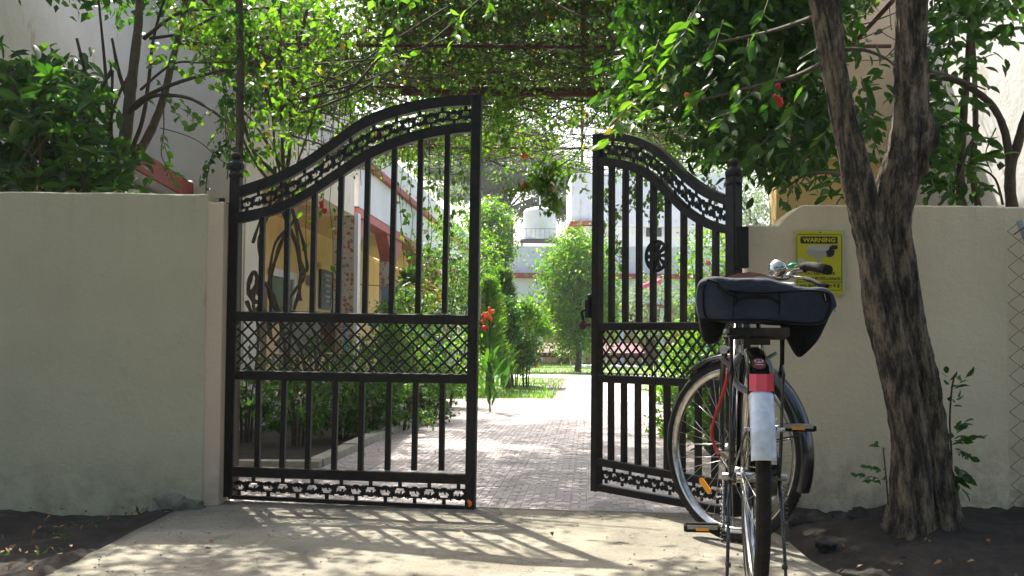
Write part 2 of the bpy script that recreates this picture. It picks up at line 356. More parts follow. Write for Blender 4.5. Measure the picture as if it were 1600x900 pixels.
def leafmesh(name, P, L, W, mat, parent=None, origin=None, tmpl=LT4, droop=.35, up=.8, T=None, kind='stuff', label=None, lvar=.35):
    P = np.asarray(P, float); n = len(P)
    T0, N = leaf_frames(n, droop, up)
    if T is not None:
        T0 = unit(np.asarray(T)); N = RNG.normal(size=(n, 3))*.5+np.array([0, 0, up]); N = unit(N-T0*(N*T0).sum(1, keepdims=True))
    B = np.cross(T0, N); ln = L*RNG.uniform(1-lvar, 1+lvar*.7, (n, 1))
    tv, tf = tmpl; V = np.empty((n, len(tv), 3)); wid = ln*W
    for i, (x, y, z) in enumerate(tv): V[:, i] = P+B*(x*wid)+T0*(y*ln)+N*(z*ln)
    o_ = wloc(parent) if parent is not None else Vector(origin or (0, 0, 0))
    V = V.reshape(-1, 3)-np.array(o_); Fc = (tf[None]+(np.arange(n)*len(tv))[:, None, None]).reshape(-1, 3)
    me = bpy.data.meshes.new(name); me.vertices.add(len(V)); me.vertices.foreach_set('co', V.ravel().astype(np.float32))
    me.loops.add(Fc.size); me.loops.foreach_set('vertex_index', Fc.ravel().astype(np.int32))
    me.polygons.add(len(Fc)); me.polygons.foreach_set('loop_start', (np.arange(len(Fc))*3).astype(np.int32))
    me.update(calc_edges=True); me.validate(); me.materials.append(MT[mat])
    o = bpy.data.objects.new(name, me); COL.objects.link(o)
    if parent is not None: o.parent = parent
    else: o.location = o_
    if kind: o['kind'] = kind
    if label: o['label'] = label
    return o
def blob(c, r, n, hollow=.0):
    """points in an ellipsoid broken into clumps so that gaps stay between them"""
    c = np.array(c); r = np.array(r); k = max(6, n//45)
    u = unit(RNG.normal(size=(k, 3)))*(RNG.uniform(hollow, 1, (k, 1))**(1/2.2)); cc = u*r
    idx = RNG.integers(0, k, n); s = r.mean()*.17
    return c+cc[idx]+RNG.normal(size=(n, 3))*s*np.array([1.1, 1.1, .75])
def poly_region(poly, n, d0, d1, k=None, s=.07):
    """clumps whose centres project inside an image outline at depths d0..d1"""
    xs = [p[0] for p in poly]; ys = [p[1] for p in poly]; out = []
    k = k or max(8, n//30)
    def inside(x, y):
        c = False; j = len(poly)-1
        for i in range(len(poly)):
            if (poly[i][1] > y) != (poly[j][1] > y) and x < (poly[j][0]-poly[i][0])*(y-poly[i][1])/(poly[j][1]-poly[i][1])+poly[i][0]: c = not c
            j = i
        return c
    while len(out) < k:
        x = random.uniform(min(xs), max(xs)); y = random.uniform(min(ys), max(ys))
        if inside(x, y): out.append(at(x, y, random.uniform(d0, d1)))
    cc = np.array([tuple(p) for p in out]); return cc[RNG.integers(0, k, n)]+RNG.normal(size=(n, 3))*s
def leaf_proto(name, L, W, mat):
    me = bpy.data.meshes.new(name); tv = LT8[0]*np.array([L*W, L, L]); me.from_pydata([tuple(p) for p in tv], [], [tuple(int(q) for q in f) for f in LT8[1]])
    me.materials.append(MT[mat]); me.polygons.foreach_set('use_smooth', [True]*len(me.polygons)); me.update(); return me
def frame_euler(T, N):
    T = Vector(T).normalized(); N = Vector(N); N = (N-T*N.dot(T)).normalized(); B = T.cross(N)
    return Matrix((B, T, N)).transposed().to_euler()
def hero(parent, me, P, T=None, smin=.7, smax=1.25, droop=.35, up=.8, nname='leaf'):
    P = np.asarray(P); T0, N = leaf_frames(len(P), droop, up)
    for i in range(len(P)):
        t = T0[i] if T is None else np.array(T[i])
        child(nname, me, parent, P[i], frame_euler(t, N[i]), random.uniform(smin, smax))
def sprig(base, tip, n, sag=.0, spread=.03):
    """leaf positions and directions alternating along a twig"""
    base = Vector(base); tip = Vector(tip); d = tip-base; side = d.cross(Z)
    side = side.normalized() if side.length > 1e-6 else Vector((1, 0, 0)); P = []; T = []
    for i in range(n):
        t = (i+1)/n; p = base+d*t-Z*sag*t*t; sg = 1 if i % 2 else -1
        P.append(tuple(p)); q = d.normalized()*.7+side*sg*.8+Vector([random.uniform(-.3, .3) for _ in range(3)])-Z*.2
        if i == n-1: q = d.normalized()
        T.append(tuple(q))
    return P, T
exec_parts = []
exec_parts = None
# ================================================================ SETTING
def sheet(name, pts, mat, kind='structure'):
    mb = MB(); mb.v = [tuple(p) for p in pts]; mb.f = [tuple(range(len(pts)))]; mb.sm = [False]
    return mb.build(name, mat, kind=kind)
DX = .068                                   # the drive veers a little to the right as it recedes
def dl(d): return -1.59+DX*d
def dr(d): return .98+DX*d
def wingx(d): return -2.76+.055*d
sheet('ground', [(-150, -30, -.03), (150, -30, -.03), (150, 220, -.03), (-150, 220, -.03)], 'soil')
def threshold_y(x): return 5.27-(x+1.31)*.145
# concrete ramp: slightly uneven slab
mb = MB(); nx, ny = 40, 60
top = []
for j in range(ny+1):
    row = []
    for i in range(nx+1):
        u = i/nx; v = j/ny
        xl = -1.43+.025*noise.noise(Vector((v*9, 1, 0))); xr = 1.02+.05*noise.noise(Vector((v*7, 5, 0)))
        x = xl+(xr-xl)*u; y0 = .9; y1 = threshold_y(x)+.012*noise.noise(Vector((x*6, 2, 3)))
        y = y0+(y1-y0)*v; z = .03+.006*noise.noise(Vector((x*2, y*2, 0)))+.0025*noise.noise(Vector((x*9, y*9, 4)))
        row.append((x, y, z))
    top.append(row)
k = 0
for r in top: mb.v += r
for j in range(ny):
    for i in range(nx):
        a = j*(nx+1)+i; mb.f.append((a, a+1, a+nx+2, a+nx+1)); mb.sm.append(True)
edge = [j*(nx+1) for j in range(ny+1)][::-1]+list(range(0, nx+1))+[j*(nx+1)+nx for j in range(ny+1)]+[ny*(nx+1)+i for i in range(nx, -1, -1)]
k0 = len(mb.v); mb.v += [(mb.v[e][0]+(-.02 if mb.v[e][0] < 0 else .02)*(1 if abs(mb.v[e][0]) > .9 else 0), mb.v[e][1], -.06) for e in edge]
for i in range(len(edge)-1): mb.f.append((edge[i], edge[i+1], k0+i+1, k0+i)); mb.sm.append(False)
mb.build('concrete_ramp', 'concrete', kind='structure')
sheet('road', [(-60, -8, -.026), (60, -8, -.026), (60, .9, -.026), (-60, .9, -.026)], M('asphalt', (.05, .05, .05), (.07, .068, .062), rough=.9, vs=20, bump=.6, bs=80))
# driveway bed, tiles on it
drv = sheet('driveway', [(-2.3, 5.36, -.012), (-1.34, 5.36, -.012), (-1.34, 4.7, -.012), (.94, 4.7, -.012), (.98, 5.12, -.012), (1.3, 5.12, -.012), (dr(15.4), 15.4, -.012), (dr(25), 25, -.012), (.0+DX*9+.1, 25, -.012), (.55, 15.4, -.012), (-3.2+.055*15, 15.4, -.012), (-3.2+.055*13, 13.3, -.012), (dl(13.3), 13.3, -.012), (dl(6.95), 6.95, -.012), (-2.3, 6.9, -.012)], 'grout')
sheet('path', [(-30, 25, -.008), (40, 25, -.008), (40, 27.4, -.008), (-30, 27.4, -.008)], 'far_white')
TS = .3
def tile_mesh(seed):
    r = random.Random(seed); m = MB(); g = .0022; c = TS/4/2   # basket weave: 4x4 squares of two bricks
    m.box(-TS/2+.0004, TS/2-.0004, -TS/2+.0004, TS/2-.0004, -.012, .004)
    for i in range(4):
        for j in range(4):
            for h in range(2):
                x0 = -TS/2+i*2*c; y0 = -TS/2+j*2*c
                if (i+j) % 2: b = (x0, x0+2*c, y0+h*c, y0+(h+1)*c)
                else: b = (x0+h*c, x0+(h+1)*c, y0, y0+2*c)
                z = .0075+r.uniform(-.0008, .0008); k = len(m.v); q = .003
                for (x, y) in ((b[0]+g, b[2]+g), (b[1]-g, b[2]+g), (b[1]-g, b[3]-g), (b[0]+g, b[3]-g)): m.v.append((x, y, .003))
                for (x, y) in ((b[0]+g+q, b[2]+g+q), (b[1]-g-q, b[2]+g+q), (b[1]-g-q, b[3]-g-q), (b[0]+g+q, b[3]-g-q)): m.v.append((x, y, z))
                for f in ((4, 5, 6, 7), (0, 1, 5, 4), (1, 2, 6, 5), (2, 3, 7, 6), (3, 0, 4, 7)): m.f.append(tuple(k+t for t in f)); m.sm.append(False)
    return m
protos = []
for s_ in range(4):
    m = tile_mesh(s_); me = bpy.data.meshes.new('paving_tile'); me.from_pydata(m.v, [], m.f); me.materials.append(MT['tile']); protos.append((me, m))
ang = -math.atan(DX); U = Vector((math.cos(ang), math.sin(ang), 0)); W = Vector((-math.sin(ang), math.cos(ang), 0)); TO = Vector((dl(4.9), 4.9, 0))
cells = []
for j in range(-3, 66):
    for i in range(-4, 9):
        p = TO+U*(i+.5)*TS+W*(j+.5)*TS
        if p.y < threshold_y(p.x)-.18: continue
        ok = dl(p.y)+.12 < p.x < dr(p.y)-.05
        if p.y < 6.75 and -2.2 < p.x < 1.2: ok = True
        if 13.4 < p.y < 15.2 and p.x > -2.2: ok = p.x < dr(p.y)-.05
        if p.y > 15.3: ok = .6+DX*(p.y-15.3)+.1 < p.x < dr(p.y)-.05
        if ok: cells.append(p)
cells.sort(key=lambda p: p.y+abs(p.x)*.2)
far = MB()
for n_, p in enumerate(cells):
    rz = random.choice((0, PI/2, PI))+ang+random.uniform(-.006, .006); z = random.uniform(-.0015, .0015)
    me, m = protos[n_ % 4]
    if n_ < 300:
        o = child('paving_tile', me, drv, (p.x, p.y, z), (random.uniform(-.006, .006), random.uniform(-.006, .006), rz))
    else:
        k = len(far.v); c_, s2 = math.cos(rz), math.sin(rz)
        if p.y < 14: vv, ff = m.v, m.f
        else:
            t = TS/2-.003; vv = [(-t, -t, .0), (t, -t, 0), (t, t, 0), (-t, t, 0), (-t, -t, .009), (t, -t, .009), (t, t, .009), (-t, t, .009)]
            ff = [(4, 5, 6, 7), (0, 1, 5, 4), (1, 2, 6, 5), (2, 3, 7, 6), (3, 0, 4, 7)]
        far.v += [(p.x+x*c_-y*s2, p.y+x*s2+y*c_, z+zz) for x, y, zz in vv]; far.f += [tuple(k+t for t in f) for f in ff]; far.sm += [False]*len(ff)
far.build('paving_tile', 'tile', parent=drv, kind='stuff')
# kerb: pale edging stones, each a piece of the kerb
kerb = sheet('kerb', [(dl(6.9)-.14, 6.8, -.01), (dl(6.9)+.02, 6.8, -.01), (dl(13.3)+.02, 13.3, -.01), (dl(13.3)-.14, 13.3, -.01)], 'sill')
for j in range(13):
    y0 = 6.95+j*.49; m = MB(); q = .008; zt = .055+random.uniform(-.006, .006)
    m.quadbox([(dl(y0)-.11, y0+q, -.02), (dl(y0)+.0, y0+q, -.02), (dl(y0+.49)+.0, y0+.49-q, -.02), (dl(y0+.49)-.11, y0+.49-q, -.02), (dl(y0)-.105, y0+q, zt), (dl(y0)-.008, y0+q, zt), (dl(y0+.49)-.008, y0+.49-q, zt), (dl(y0+.49)-.105, y0+.49-q, zt)])
    m.build('edging_stone', 'sill', parent=kerb)
for j in range(3):
    x0 = -2.62+j*.5; MB().box(x0+.006, x0+.494, 6.80, 6.91, -.02, .05).build('edging_stone', 'sill', parent=kerb)
# garden bed, lawn
m = MB(); nx, ny = 30, 60
def bedpt(i, j, xa, xb, ya, yb):
    y = ya+(yb-ya)*j/ny; x = xa(y)+(xb(y)-xa(y))*i/nx
    return (x, y, .005+.03*noise.noise(Vector((x*2.5, y*2.5, 0)))+.015*noise.noise(Vector((x*8, y*8, 2))))
for (xa, xb, ya, yb, nm) in ((lambda y: wingx(y)-.9 if y < 14 else wingx(y), lambda y: dl(y)-.12, 6.95, 13.2, 'garden_bed'), (lambda y: dr(y)+.03, lambda y: dr(y)+6, 5.2, 17, 'garden_bed')):
    m = MB(); m.v = [bedpt(i, j, xa, xb, ya, yb) for j in range(ny+1) for i in range(nx+1)]
    m.f = [(j*(nx+1)+i, j*(nx+1)+i+1, (j+1)*(nx+1)+i+1, (j+1)*(nx+1)+i) for j in range(ny) for i in range(nx)]; m.sm = [True]*len(m.f)
    m.build(nm, 'soil', kind='structure')
lawn = sheet('lawn', [(-.9, 15.5, -.016), (20, 15.5, -.016), (20, 46, -.016), (-12, 46, -.016), (-12, 27, -.016), (-2, 25, -.016)], 'grass')
pts = []
for _ in range(26000):
    y = 15.6+28*random.random()**1.6; x = random.uniform(-2+.02*y, 9+.1*y)
    if y < 25 and .55+DX*(y-15.3) < x < dr(y)+.05: continue
    if 24.95 < y < 27.45: continue
    if x < wingx(y)+.6: continue
    pts.append((x, y, -.015))
gr = leafmesh('lawn_grass', pts, .075, .16, 'lf_bright', T=np.array([[random.uniform(-.4, .4), random.uniform(-.4, .4), 1] for _ in pts]), up=0); gr['label'] = 'short sunlit lawn grass beyond the driveway'; gr['category'] = 'grass'
# loose soil, pebbles, clods beside the ramp
m = MB()
for _ in range(620):
    if random.random() < .6: x = random.uniform(-2.6, -1.47); y = random.uniform(3.1, 5.0)
    else: x = random.uniform(1.08, 2.3); y = random.uniform(3.3, 4.8)
    r = random.uniform(.003, .009)*(2.2 if random.random() < .06 else 1); m.ell((x, y, -.03+r*.3+(.05 if x > 0 and y > 4.2 else 0)), (r*1.3, r, r*.7), 6, 4, .5, _)
tag(m.build('gravel', 'pebble', kind='stuff'), 'small pebbles strewn over the dark soil beside the ramp', 'gravel')
m = MB(); nn = 80
def mound(x, y):
    e = min(1, max(0, (x-1.0)/.15))*min(1, max(0, (y-3.7)/.8)); return -.028+e*(.075+.05*noise.noise(Vector((x*4, y*4, 1))))+.035*max(0, noise.noise(Vector((x*3, y*3, 8)))+.2)+.028*abs(noise.noise(Vector((x*12, y*12, 1))))+.012*abs(noise.noise(Vector((x*31, y*31, 1))))
m.v = [(1.0+2.4*i/nn, 2.6+2.32*j/80, mound(1.0+2.4*i/nn, 2.6+2.32*j/80)) for j in range(81) for i in range(nn+1)]
m.f = [(j*(nn+1)+i, j*(nn+1)+i+1, (j+1)*(nn+1)+i+1, (j+1)*(nn+1)+i) for j in range(80) for i in range(nn)]; m.sm = [True]*len(m.f)
m.build('soil_bank', 'soil', kind='structure')
m = MB(); nn = 70
def verge(x, y):
    e = min(1, max(0, (x+4.4)/.3)); return -.028+.045*max(0, noise.noise(Vector((x*3, y*3, 8)))+.25)+.022*abs(noise.noise(Vector((x*12, y*12, 1))))+.012*abs(noise.noise(Vector((x*31, y*31, 1))))+.03*max(0, 1-abs(x+1.46)/.12)
m.v = [(-4.4+2.98*i/nn, 2.6+2.56*j/70, verge(-4.4+2.98*i/nn, 2.6+2.56*j/70)) for j in range(71) for i in range(nn+1)]
m.f = [(j*(nn+1)+i, j*(nn+1)+i+1, (j+1)*(nn+1)+i+1, (j+1)*(nn+1)+i) for j in range(70) for i in range(nn)]; m.sm = [True]*len(m.f)
m.build('soil_verge', 'soil', kind='structure')
wp = [(random.uniform(-3, -1.5), random.uniform(3.2, 5.0), .0) for _ in range(30)]
wd = [(x+random.gauss(0, .03), y+random.gauss(0, .03), .01+random.random()*.02) for x, y, _z in wp for _q in range(7)]
tag(leafmesh('weeds', wd, .035, .35, 'lf_dark', up=.3, T=np.array([[random.gauss(0, 1), random.gauss(0, 1), .5] for _ in wd])), 'small weeds sprouting from the dark soil left of the ramp', 'weeds')
lt_ = [(random.uniform(-3.2, -1.45) if random.random() < .6 else random.uniform(1.05, 2.4), random.uniform(3.0, 4.9), .035+random.random()*.02) for _ in range(330)]
tag(leafmesh('leaf_litter', lt_, .026, .5, 'dryleaf', up=2.0, droop=0), 'scattered dead leaves on the dark soil beside the ramp', 'leaf litter')
for i, (px, py, d, r, lab) in enumerate([(1268, 800, 4.6, .06, 'dark lumpy rock beside the front wheel, nearest the bicycle'), (1318, 798, 4.65, .05, 'dark rock between the bicycle and the tree trunk'), (1345, 792, 4.7, .06, 'small dark rock against the foot of the tree trunk'), (1290, 838, 4.2, .03, 'small flat dark stone in front of the lumpy rock'), (1232, 790, 4.78, .04, 'small dark stone at the base of the right wall behind the mudguard')]):
    p = at(px, py, d); tag(MB().ell((p.x, p.y, .03), (r*1.2, r, r*.85), 14, 9, .9, i+3).build('rock', 'stone', origin=(p.x, p.y, 0)), lab, 'rock', 'dark rocks at the right edge of the ramp')
for i, (px, d, r, lab) in enumerate([(268, 4.98, .06, 'broken concrete lump where the ramp meets the left wall, leftmost'), (292, 5.0, .05, 'broken concrete lump at the left wall, middle of three'), (309, 5.03, .035, 'small mossy concrete lump under the left wall corner')]):
    x = (px-800)*d/F; tag(MB().ell((x, d, .035), (r*1.3, r*.8, r*.8), 12, 8, .9, i+30).build('rubble_lump', 'concrete', origin=(x, d, 0)), lab, 'rubble', 'rubble lumps at the foot of the left wall')
m = MB()
for _ in range(280):
    y = random.uniform(2.9, 4.95); x = -1.38+random.expovariate(4) if random.random() < .55 else .95-random.expovariate(5)
    if random.random() < .3: x = random.uniform(-1.3, .9); y = 4.95-random.expovariate(6)
    if -1.4 < x < .97 and y > 2.8: r = random.uniform(.0015, .0045); m.ell((x, y, .034+r*.3), (r*1.3, r, r*.8), 5, 3, .5, _)
tag(m.build('grit', 'sill', kind='stuff'), 'fine grit scattered over the edges of the concrete ramp', 'grit')
# ================================================================ COMPOUND WALLS
def wall_mb(x0, x1, y0, y1, topf, zb=-.2, n=60):
    m = MB(); rings = []
    for i in range(n+1):
        x = x0+(x1-x0)*i/n; z = topf(x); b = .006+.004*noise.noise(Vector((x*8, 0, 0)))
        rings.append([(x, y0, zb), (x, y0, z-b), (x, y0+b, z), (x, y1-b, z), (x, y1, z-b), (x, y1, zb)])
    return m.loft(rings, smooth=False)
WL = 5.12
lx = at(321, 500, WL).x
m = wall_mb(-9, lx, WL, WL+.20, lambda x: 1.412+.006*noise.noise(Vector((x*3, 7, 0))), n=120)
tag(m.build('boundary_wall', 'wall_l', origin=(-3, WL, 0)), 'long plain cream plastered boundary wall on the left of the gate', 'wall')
m = wall_mb(lx-.02, lx+.072, WL+.003, WL+.21, lambda x: 1.375+.02*noise.noise(Vector((x*20, 3, 0))), n=8)
tag(m.build('gate_pillar', 'beige', origin=(lx, WL, 0)), 'narrow beige plaster strip ending the left wall beside the gate hinges', 'pillar')
WR = 4.9
rx0 = at(1168, 500, WR).x; rx1 = at(1573, 500, WR).x
def top_r(x):
    px = 800+x*F/WR
    z0 = at(1165, 351, WR).z; z1 = at(1300, 320, WR).z
    ks = [(1165, z0), (1218, z0-.003), (1226, z0+.035*.8), (1236, z0+.05), (1248, z1-.012), (1256, z1), (2600, z1)]
    for (a, za), (b, zb_) in zip(ks, ks[1:]):
        if px <= b: return za+(zb_-za)*max(0, (px-a))/(b-a)+.004*noise.noise(Vector((px*.2, 0, 0)))
    return z1
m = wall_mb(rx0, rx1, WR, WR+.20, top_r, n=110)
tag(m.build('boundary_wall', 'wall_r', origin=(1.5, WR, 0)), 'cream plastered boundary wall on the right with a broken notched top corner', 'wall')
m = wall_mb(rx1+.003, rx1+1.6, WR+.05, WR+.25, lambda x: at(1590, 321, WR).z, n=20)
tag(m.build('gate_pillar', 'wall_r', origin=(rx1+.4, WR, 0)), 'stained beige pillar behind the chain link at the far right edge', 'pillar')
# chain link panel far right
CL = thing('chain_link_fence', (rx1+.3, WR-.06, 0), 'rusty chain link fence panel at the far right edge of the frame', 'fence')
m = MB(); y = WR-.05
for k in range(14):
    xx = rx1+.01+k*.05; pts = []
    for j in range(34):
        z = .02+j*.038; pts.append((xx+(.025 if (j+k) % 2 else -.025)+.005*noise.noise(Vector((k, j*.7, 0))), y+(.004 if (j+k) % 2 else -.004), z))
    MB().tube(pts, .0017, 4).build('wire', 'wire', parent=CL)
MB().tube([(rx1+.03, y-.02, 1.28), (rx1+.075, y-.03, 1.16)], [.017, .019], 8).build('tie_post', 'paper', parent=CL, label='pale short tube tied to the top of the mesh')
MB().tube(smooth_path([(rx1-.0, y-.03, 1.22), (rx1+.05, y-.05, 1.25), (rx1+.1, y-.03, 1.2), (rx1+.2, y-.02, 1.23)]), .003, 5).build('tie_wire', 'wire', parent=CL)
# ================================================================ GATES
class Gate:
    def __init__(g, hinge, latch, label):
        g.h = Vector((hinge[0], hinge[1], 0)); g.l = Vector((latch[0], latch[1], 0)); g.U = (g.l-g.h).normalized(); g.n = g.U.cross(Z); g.L = (g.l-g.h).length
        g.t = thing('metal_gate', (g.h.x, g.h.y, .03), label, 'gate', 'leaves of the double driveway gate')
    def P(g, px, py): return hit(px, py, g.h, g.n)
    def bar(g, name, a, b, w, t, side=None, mat='black', ch=.1):
        return MB().bar(g.P(*a), g.P(*b), w, t, side or (g.U if abs((g.P(*b)-g.P(*a)).normalized().z) > .5 else Z), ch).build(name, mat, parent=g.t)
def scroll_mask(u, w):
    # u in 0..2 (two openings per period), w in -1..1; isotropic scale: one unit of w = one unit of u
    j = .10*abs(math.sin(u*PI*3.5+.6))+.05*math.sin(u*PI*11)
    solid = abs(w+.06*math.sin(u*PI)) < .45+j
    for (c, sg) in ((.5, -1), (1.5, 1)):
        dx = (u-c)*1.15; r = math.hypot(dx, w*1.0-sg*.02)
        if r < .40: # crescent opening with combed edge
            teeth = .06*math.sin((u-c)*26)+(.18 if abs(dx-.08) < .07 else 0)*1
            if sg*w > -.10+teeth*1.0: solid = False
        if .40 <= r < .56: solid = True
        if abs(u-c) < .12 and sg*w > .4: solid = True
    return solid
def scroll_piece(place, u0, u1, nper, parent, name, n, cu=26, cw=22, th=.009):
    """one period of the cast scroll band; place(u,w) maps into the gate plane"""
    m = MB(); idx = {}
    sol = [[scroll_mask(2*(i+.5)/cu, -1+2*(k+.5)/cw) for k in range(cw)] for i in range(cu)]
    def vid(i, k, s):
        q = (i, k, s)
        if q not in idx: idx[q] = len(m.v); m.v.append(tuple(place(u0+(u1-u0)*i/cu, -1+2*k/cw)+n*(th/2*s)))
        return idx[q]
    for i in range(cu):
        for k in range(cw):
            if not sol[i][k]: continue
            for s in (-1, 1):
                q = [vid(i, k, s), vid(i+1, k, s), vid(i+1, k+1, s), vid(i, k+1, s)]
                m.f.append(tuple(q if s > 0 else q[::-1])); m.sm.append(False)
            for (di, dk, a, b) in ((-1, 0, (i, k+1), (i, k)), (1, 0, (i+1, k), (i+1, k+1)), (0, -1, (i, k), (i+1, k)), (0, 1, (i+1, k+1), (i, k+1))):
                ii, kk = i+di, k+dk
                if not (0 <= ii < cu and 0 <= kk < cw and sol[ii][kk]):
                    m.f.append((vid(*a, -1), vid(*b, -1), vid(*b, 1), vid(*a, 1))); m.sm.append(False)
    # raised bosses so the casting is not flat
    for c, w in ((.5, .62), (1.5, -.62), (1.0, .05), (2.0, .05)):
        u = u0+(u1-u0)*c/2; p = place(u, w*.7); m.ell(p, (.009, .009, .008), 8, 5)
    return m.build(name, 'iron', parent=parent)
def scroll_band(g, topfn, botfn, u0, u1, nper, name='scroll_casting'):
    def place(u, w):
        a = botfn(u); b = topfn(u); return a+(b-a)*((w+1)/2)
    for i in range(nper): scroll_piece(place, u0+(u1-u0)*i/nper, u0+(u1-u0)*(i+1)/nper, nper, g.t, name, g.n)
def interp(pts):
    sp = smooth_path([(p[0], p[1], 0) for p in pts], 8)
    def f(x):
        for a, b in zip(sp, sp[1:]):
            if (a.x <= x <= b.x) or (b.x <= x <= a.x): return a.y+(b.y-a.y)*(x-a.x)/((b.x-a.x) or 1)
        return sp[0].y if abs(x-sp[0].x) < abs(x-sp[-1].x) else sp[-1].y
    return f
def finial(g, px, py_top, s):
    b = g.P(px, py_top); z = b.z
    m = MB().lathe([(.034, -.115), (.034, -.10), (.024, -.095), (.024, -.085), (.036, -.08), (.038, -.06), (.030, -.045), (.018, -.04), (.016, -.034), (.022, -.028), (.022, -.012), (.012, -.003), (0, 0)], (b.x, b.y, z), n=16)
    return m.build('finial', 'iron', parent=g.t)
def lattice(g, corners, pitch, name='lattice_strip', nn=2):
    (a, b, c, d) = [g.P(*p) for p in corners]     # bottom-hinge, bottom-latch, top-latch, top-hinge
    L = abs((b-a).dot(g.U)); H = ((d-a).length+(c-b).length)/2; k = 0
    for sg, off in ((1, .004), (-1, -.004)):
        s0 = -H if sg > 0 else 0
        s = s0+pitch*.35
        while s < (L if sg > 0 else L+H):
            x0, z0 = s, 0; x1, z1 = s+sg*H, H
            if sg > 0:
                if x0 < 0: z0 = -x0; x0 = 0
                if x1 > L: z1 = H-(x1-L); x1 = L
            else:
                if x0 > L: z0 = x0-L; x0 = L
                if x1 < 0: z1 = H+x1; x1 = 0
            if z1-z0 > .02:
                def q(x, zz):
                    t = x/L; lo = a.lerp(b, t); hi = d.lerp(c, t); return lo.lerp(hi, zz/H)+g.n*off
                MB().bar(q(x0, z0), q(x1, z1), .0085, .006, g.U, .05).build(name, 'black', parent=g.t)
            s += pitch
# ---- left leaf
G = Gate((-1.31, 5.23), (-.1625, 5.04), 'left black iron gate leaf with tall latch side, diamond lattice and scroll castings')
G.bar('hinge_stile', (357.5, 776), (369.5, 262), .048, .045); finial(G, 369.5, 238, 344)
G.bar('latch_stile', (735, 795), (745.5, 150), .044, .045)
sT = interp([(366, 295), (375, 292), (433, 272), (478, 248), (522, 217), (567, 185.5), (611, 168), (655, 157.5), (700, 151.5), (748, 149.5)])
sT2 = interp([(366, 311), (375, 308), (433, 288), (478, 265), (522, 235), (567, 204), (611, 186), (655, 174.5), (700, 167.5), (748, 165)])
sB = interp([(366, 336), (375, 333), (433, 319), (478, 297), (522, 268), (567, 239), (611, 218), (655, 204), (700, 195.5), (748, 191)])
sB2 = interp([(366, 352), (375, 349), (433, 334), (478, 313), (522, 285), (567, 256), (611, 235), (655, 220), (700, 211), (748, 206)])
xs = [372+ (739-372)*i/56 for i in range(57)]
MB().strip([G.P(x, sT(x)) for x in xs], [G.P(x, sT2(x)) for x in xs], G.n, .038).build('arched_rail', 'black', parent=G.t)
MB().strip([G.P(x, sB(x)) for x in xs], [G.P(x, sB2(x)) for x in xs], G.n, .038).build('arched_rail', 'black', parent=G.t)
scroll_band(G, lambda u: G.P(u, sT2(u)-1), lambda u: G.P(u, sB(u)+1), 377, 737, 10)
G.bar('rail', (364, 494), (737, 500), .044, .038); G.bar('rail', (362, 585.5), (736, 592), .042, .038)
G.bar('rail', (360, 736), (736, 748.5), .045, .038); G.bar('rail', (359, 776), (736, 793), .018, .036)
lattice(G, [(368, 579), (732, 585), (735, 508), (369, 502)], .0585)
for xt, xb in zip((411, 450, 492, 534, 575.5, 617, 658, 700), (407.5, 447, 488, 528.5, 570, 611.5, 653, 694.5)):
    G.bar('bar', (xb, 490), (xt, sB2(xt)-3), .0235, .0235, ch=.06)
for xt, xb in zip((404.6, 445.4, 484.5, 525.8, 566.8, 608.8, 650.2, 691.8), (402, 440.8, 480.6, 521.7, 563.2, 605.4, 647, 689.8)):
    G.bar('bar', (xb, 735), (xt, 588), .0235, .0235, ch=.06)
scroll_band(G, lambda u: G.P(u, 744+(u-360)*.033), lambda u: G.P(u, 773+(u-360)*.045), 362, 728, 8)
MB().bar(G.P(748, 500), G.P(750, 455), .008, .03, G.U).build('catch_plate', 'steel', parent=G.t)
for (px, py, h) in ((352, 340, .13), (343, 708, .16)):
    a = G.P(px, py)+G.n*-.0; mm = MB().box(a.x-.028, a.x+.03, a.y-.02, a.y+.02, a.z-h/2, a.z+h/2); mm.lathe([(.014, -h/2-.02), (.014, h/2+.02)], (a.x-.01, a.y-.025, a.z)); mm.build('hinge', 'iron', parent=G.t)
a = G.P(347, 775); b = G.P(353, 318)
tag(MB().bar(Vector((a.x-.012, a.y+.03, 0)), Vector((b.x-.012, b.y+.03, b.z)), .014, .03, (1, 0, 0)).build('hinge_post', 'iron', origin=(a.x, a.y, 0)), 'thin black flat iron post fixed between the left wall and gate leaf', 'post')
GL = G
# ---- right leaf
G = Gate((.933, 4.8), (.385, 5.5), 'right black iron gate leaf swung inward, with a spoked wheel emblem')
G.bar('hinge_stile', (1147, 806), (1146.5, 268), .055, .055); finial(G, 1146.5, 247, 375)
G.bar('latch_stile', (932, 767), (935, 211), .044, .045)
rT = interp([(931, 210), (945, 208.5), (967, 209), (993, 213), (1020, 224), (1047, 244), (1073, 269), (1100, 289), (1120, 299), (1140, 306)])
rT2 = interp([(931, 222), (945, 220.5), (967, 221.5), (993, 226), (1020, 238.5), (1047, 260), (1073, 285), (1100, 306), (1120, 315), (1140, 322)])
rB = interp([(931, 247.5), (945, 247), (967, 249), (993, 255), (1020, 270), (1047, 296), (1073, 322), (1100, 340), (1120, 348), (1140, 353)])
rB2 = interp([(931, 260), (945, 259.5), (967, 262), (993, 269), (1020, 285), (1047, 311), (1073, 336), (1100, 353), (1120, 361), (1140, 366)])
xs = [936+(1141-936)*i/44 for i in range(45)]
MB().strip([G.P(x, rT(x)) for x in xs], [G.P(x, rT2(x)) for x in xs], G.n, .038).build('arched_rail', 'black', parent=G.t)
MB().strip([G.P(x, rB(x)) for x in xs], [G.P(x, rB2(x)) for x in xs], G.n, .038).build('arched_rail', 'black', parent=G.t)
scroll_band(G, lambda u: G.P(u, rT2(u)-1), lambda u: G.P(u, rB(u)+1), 941, 1137, 9)
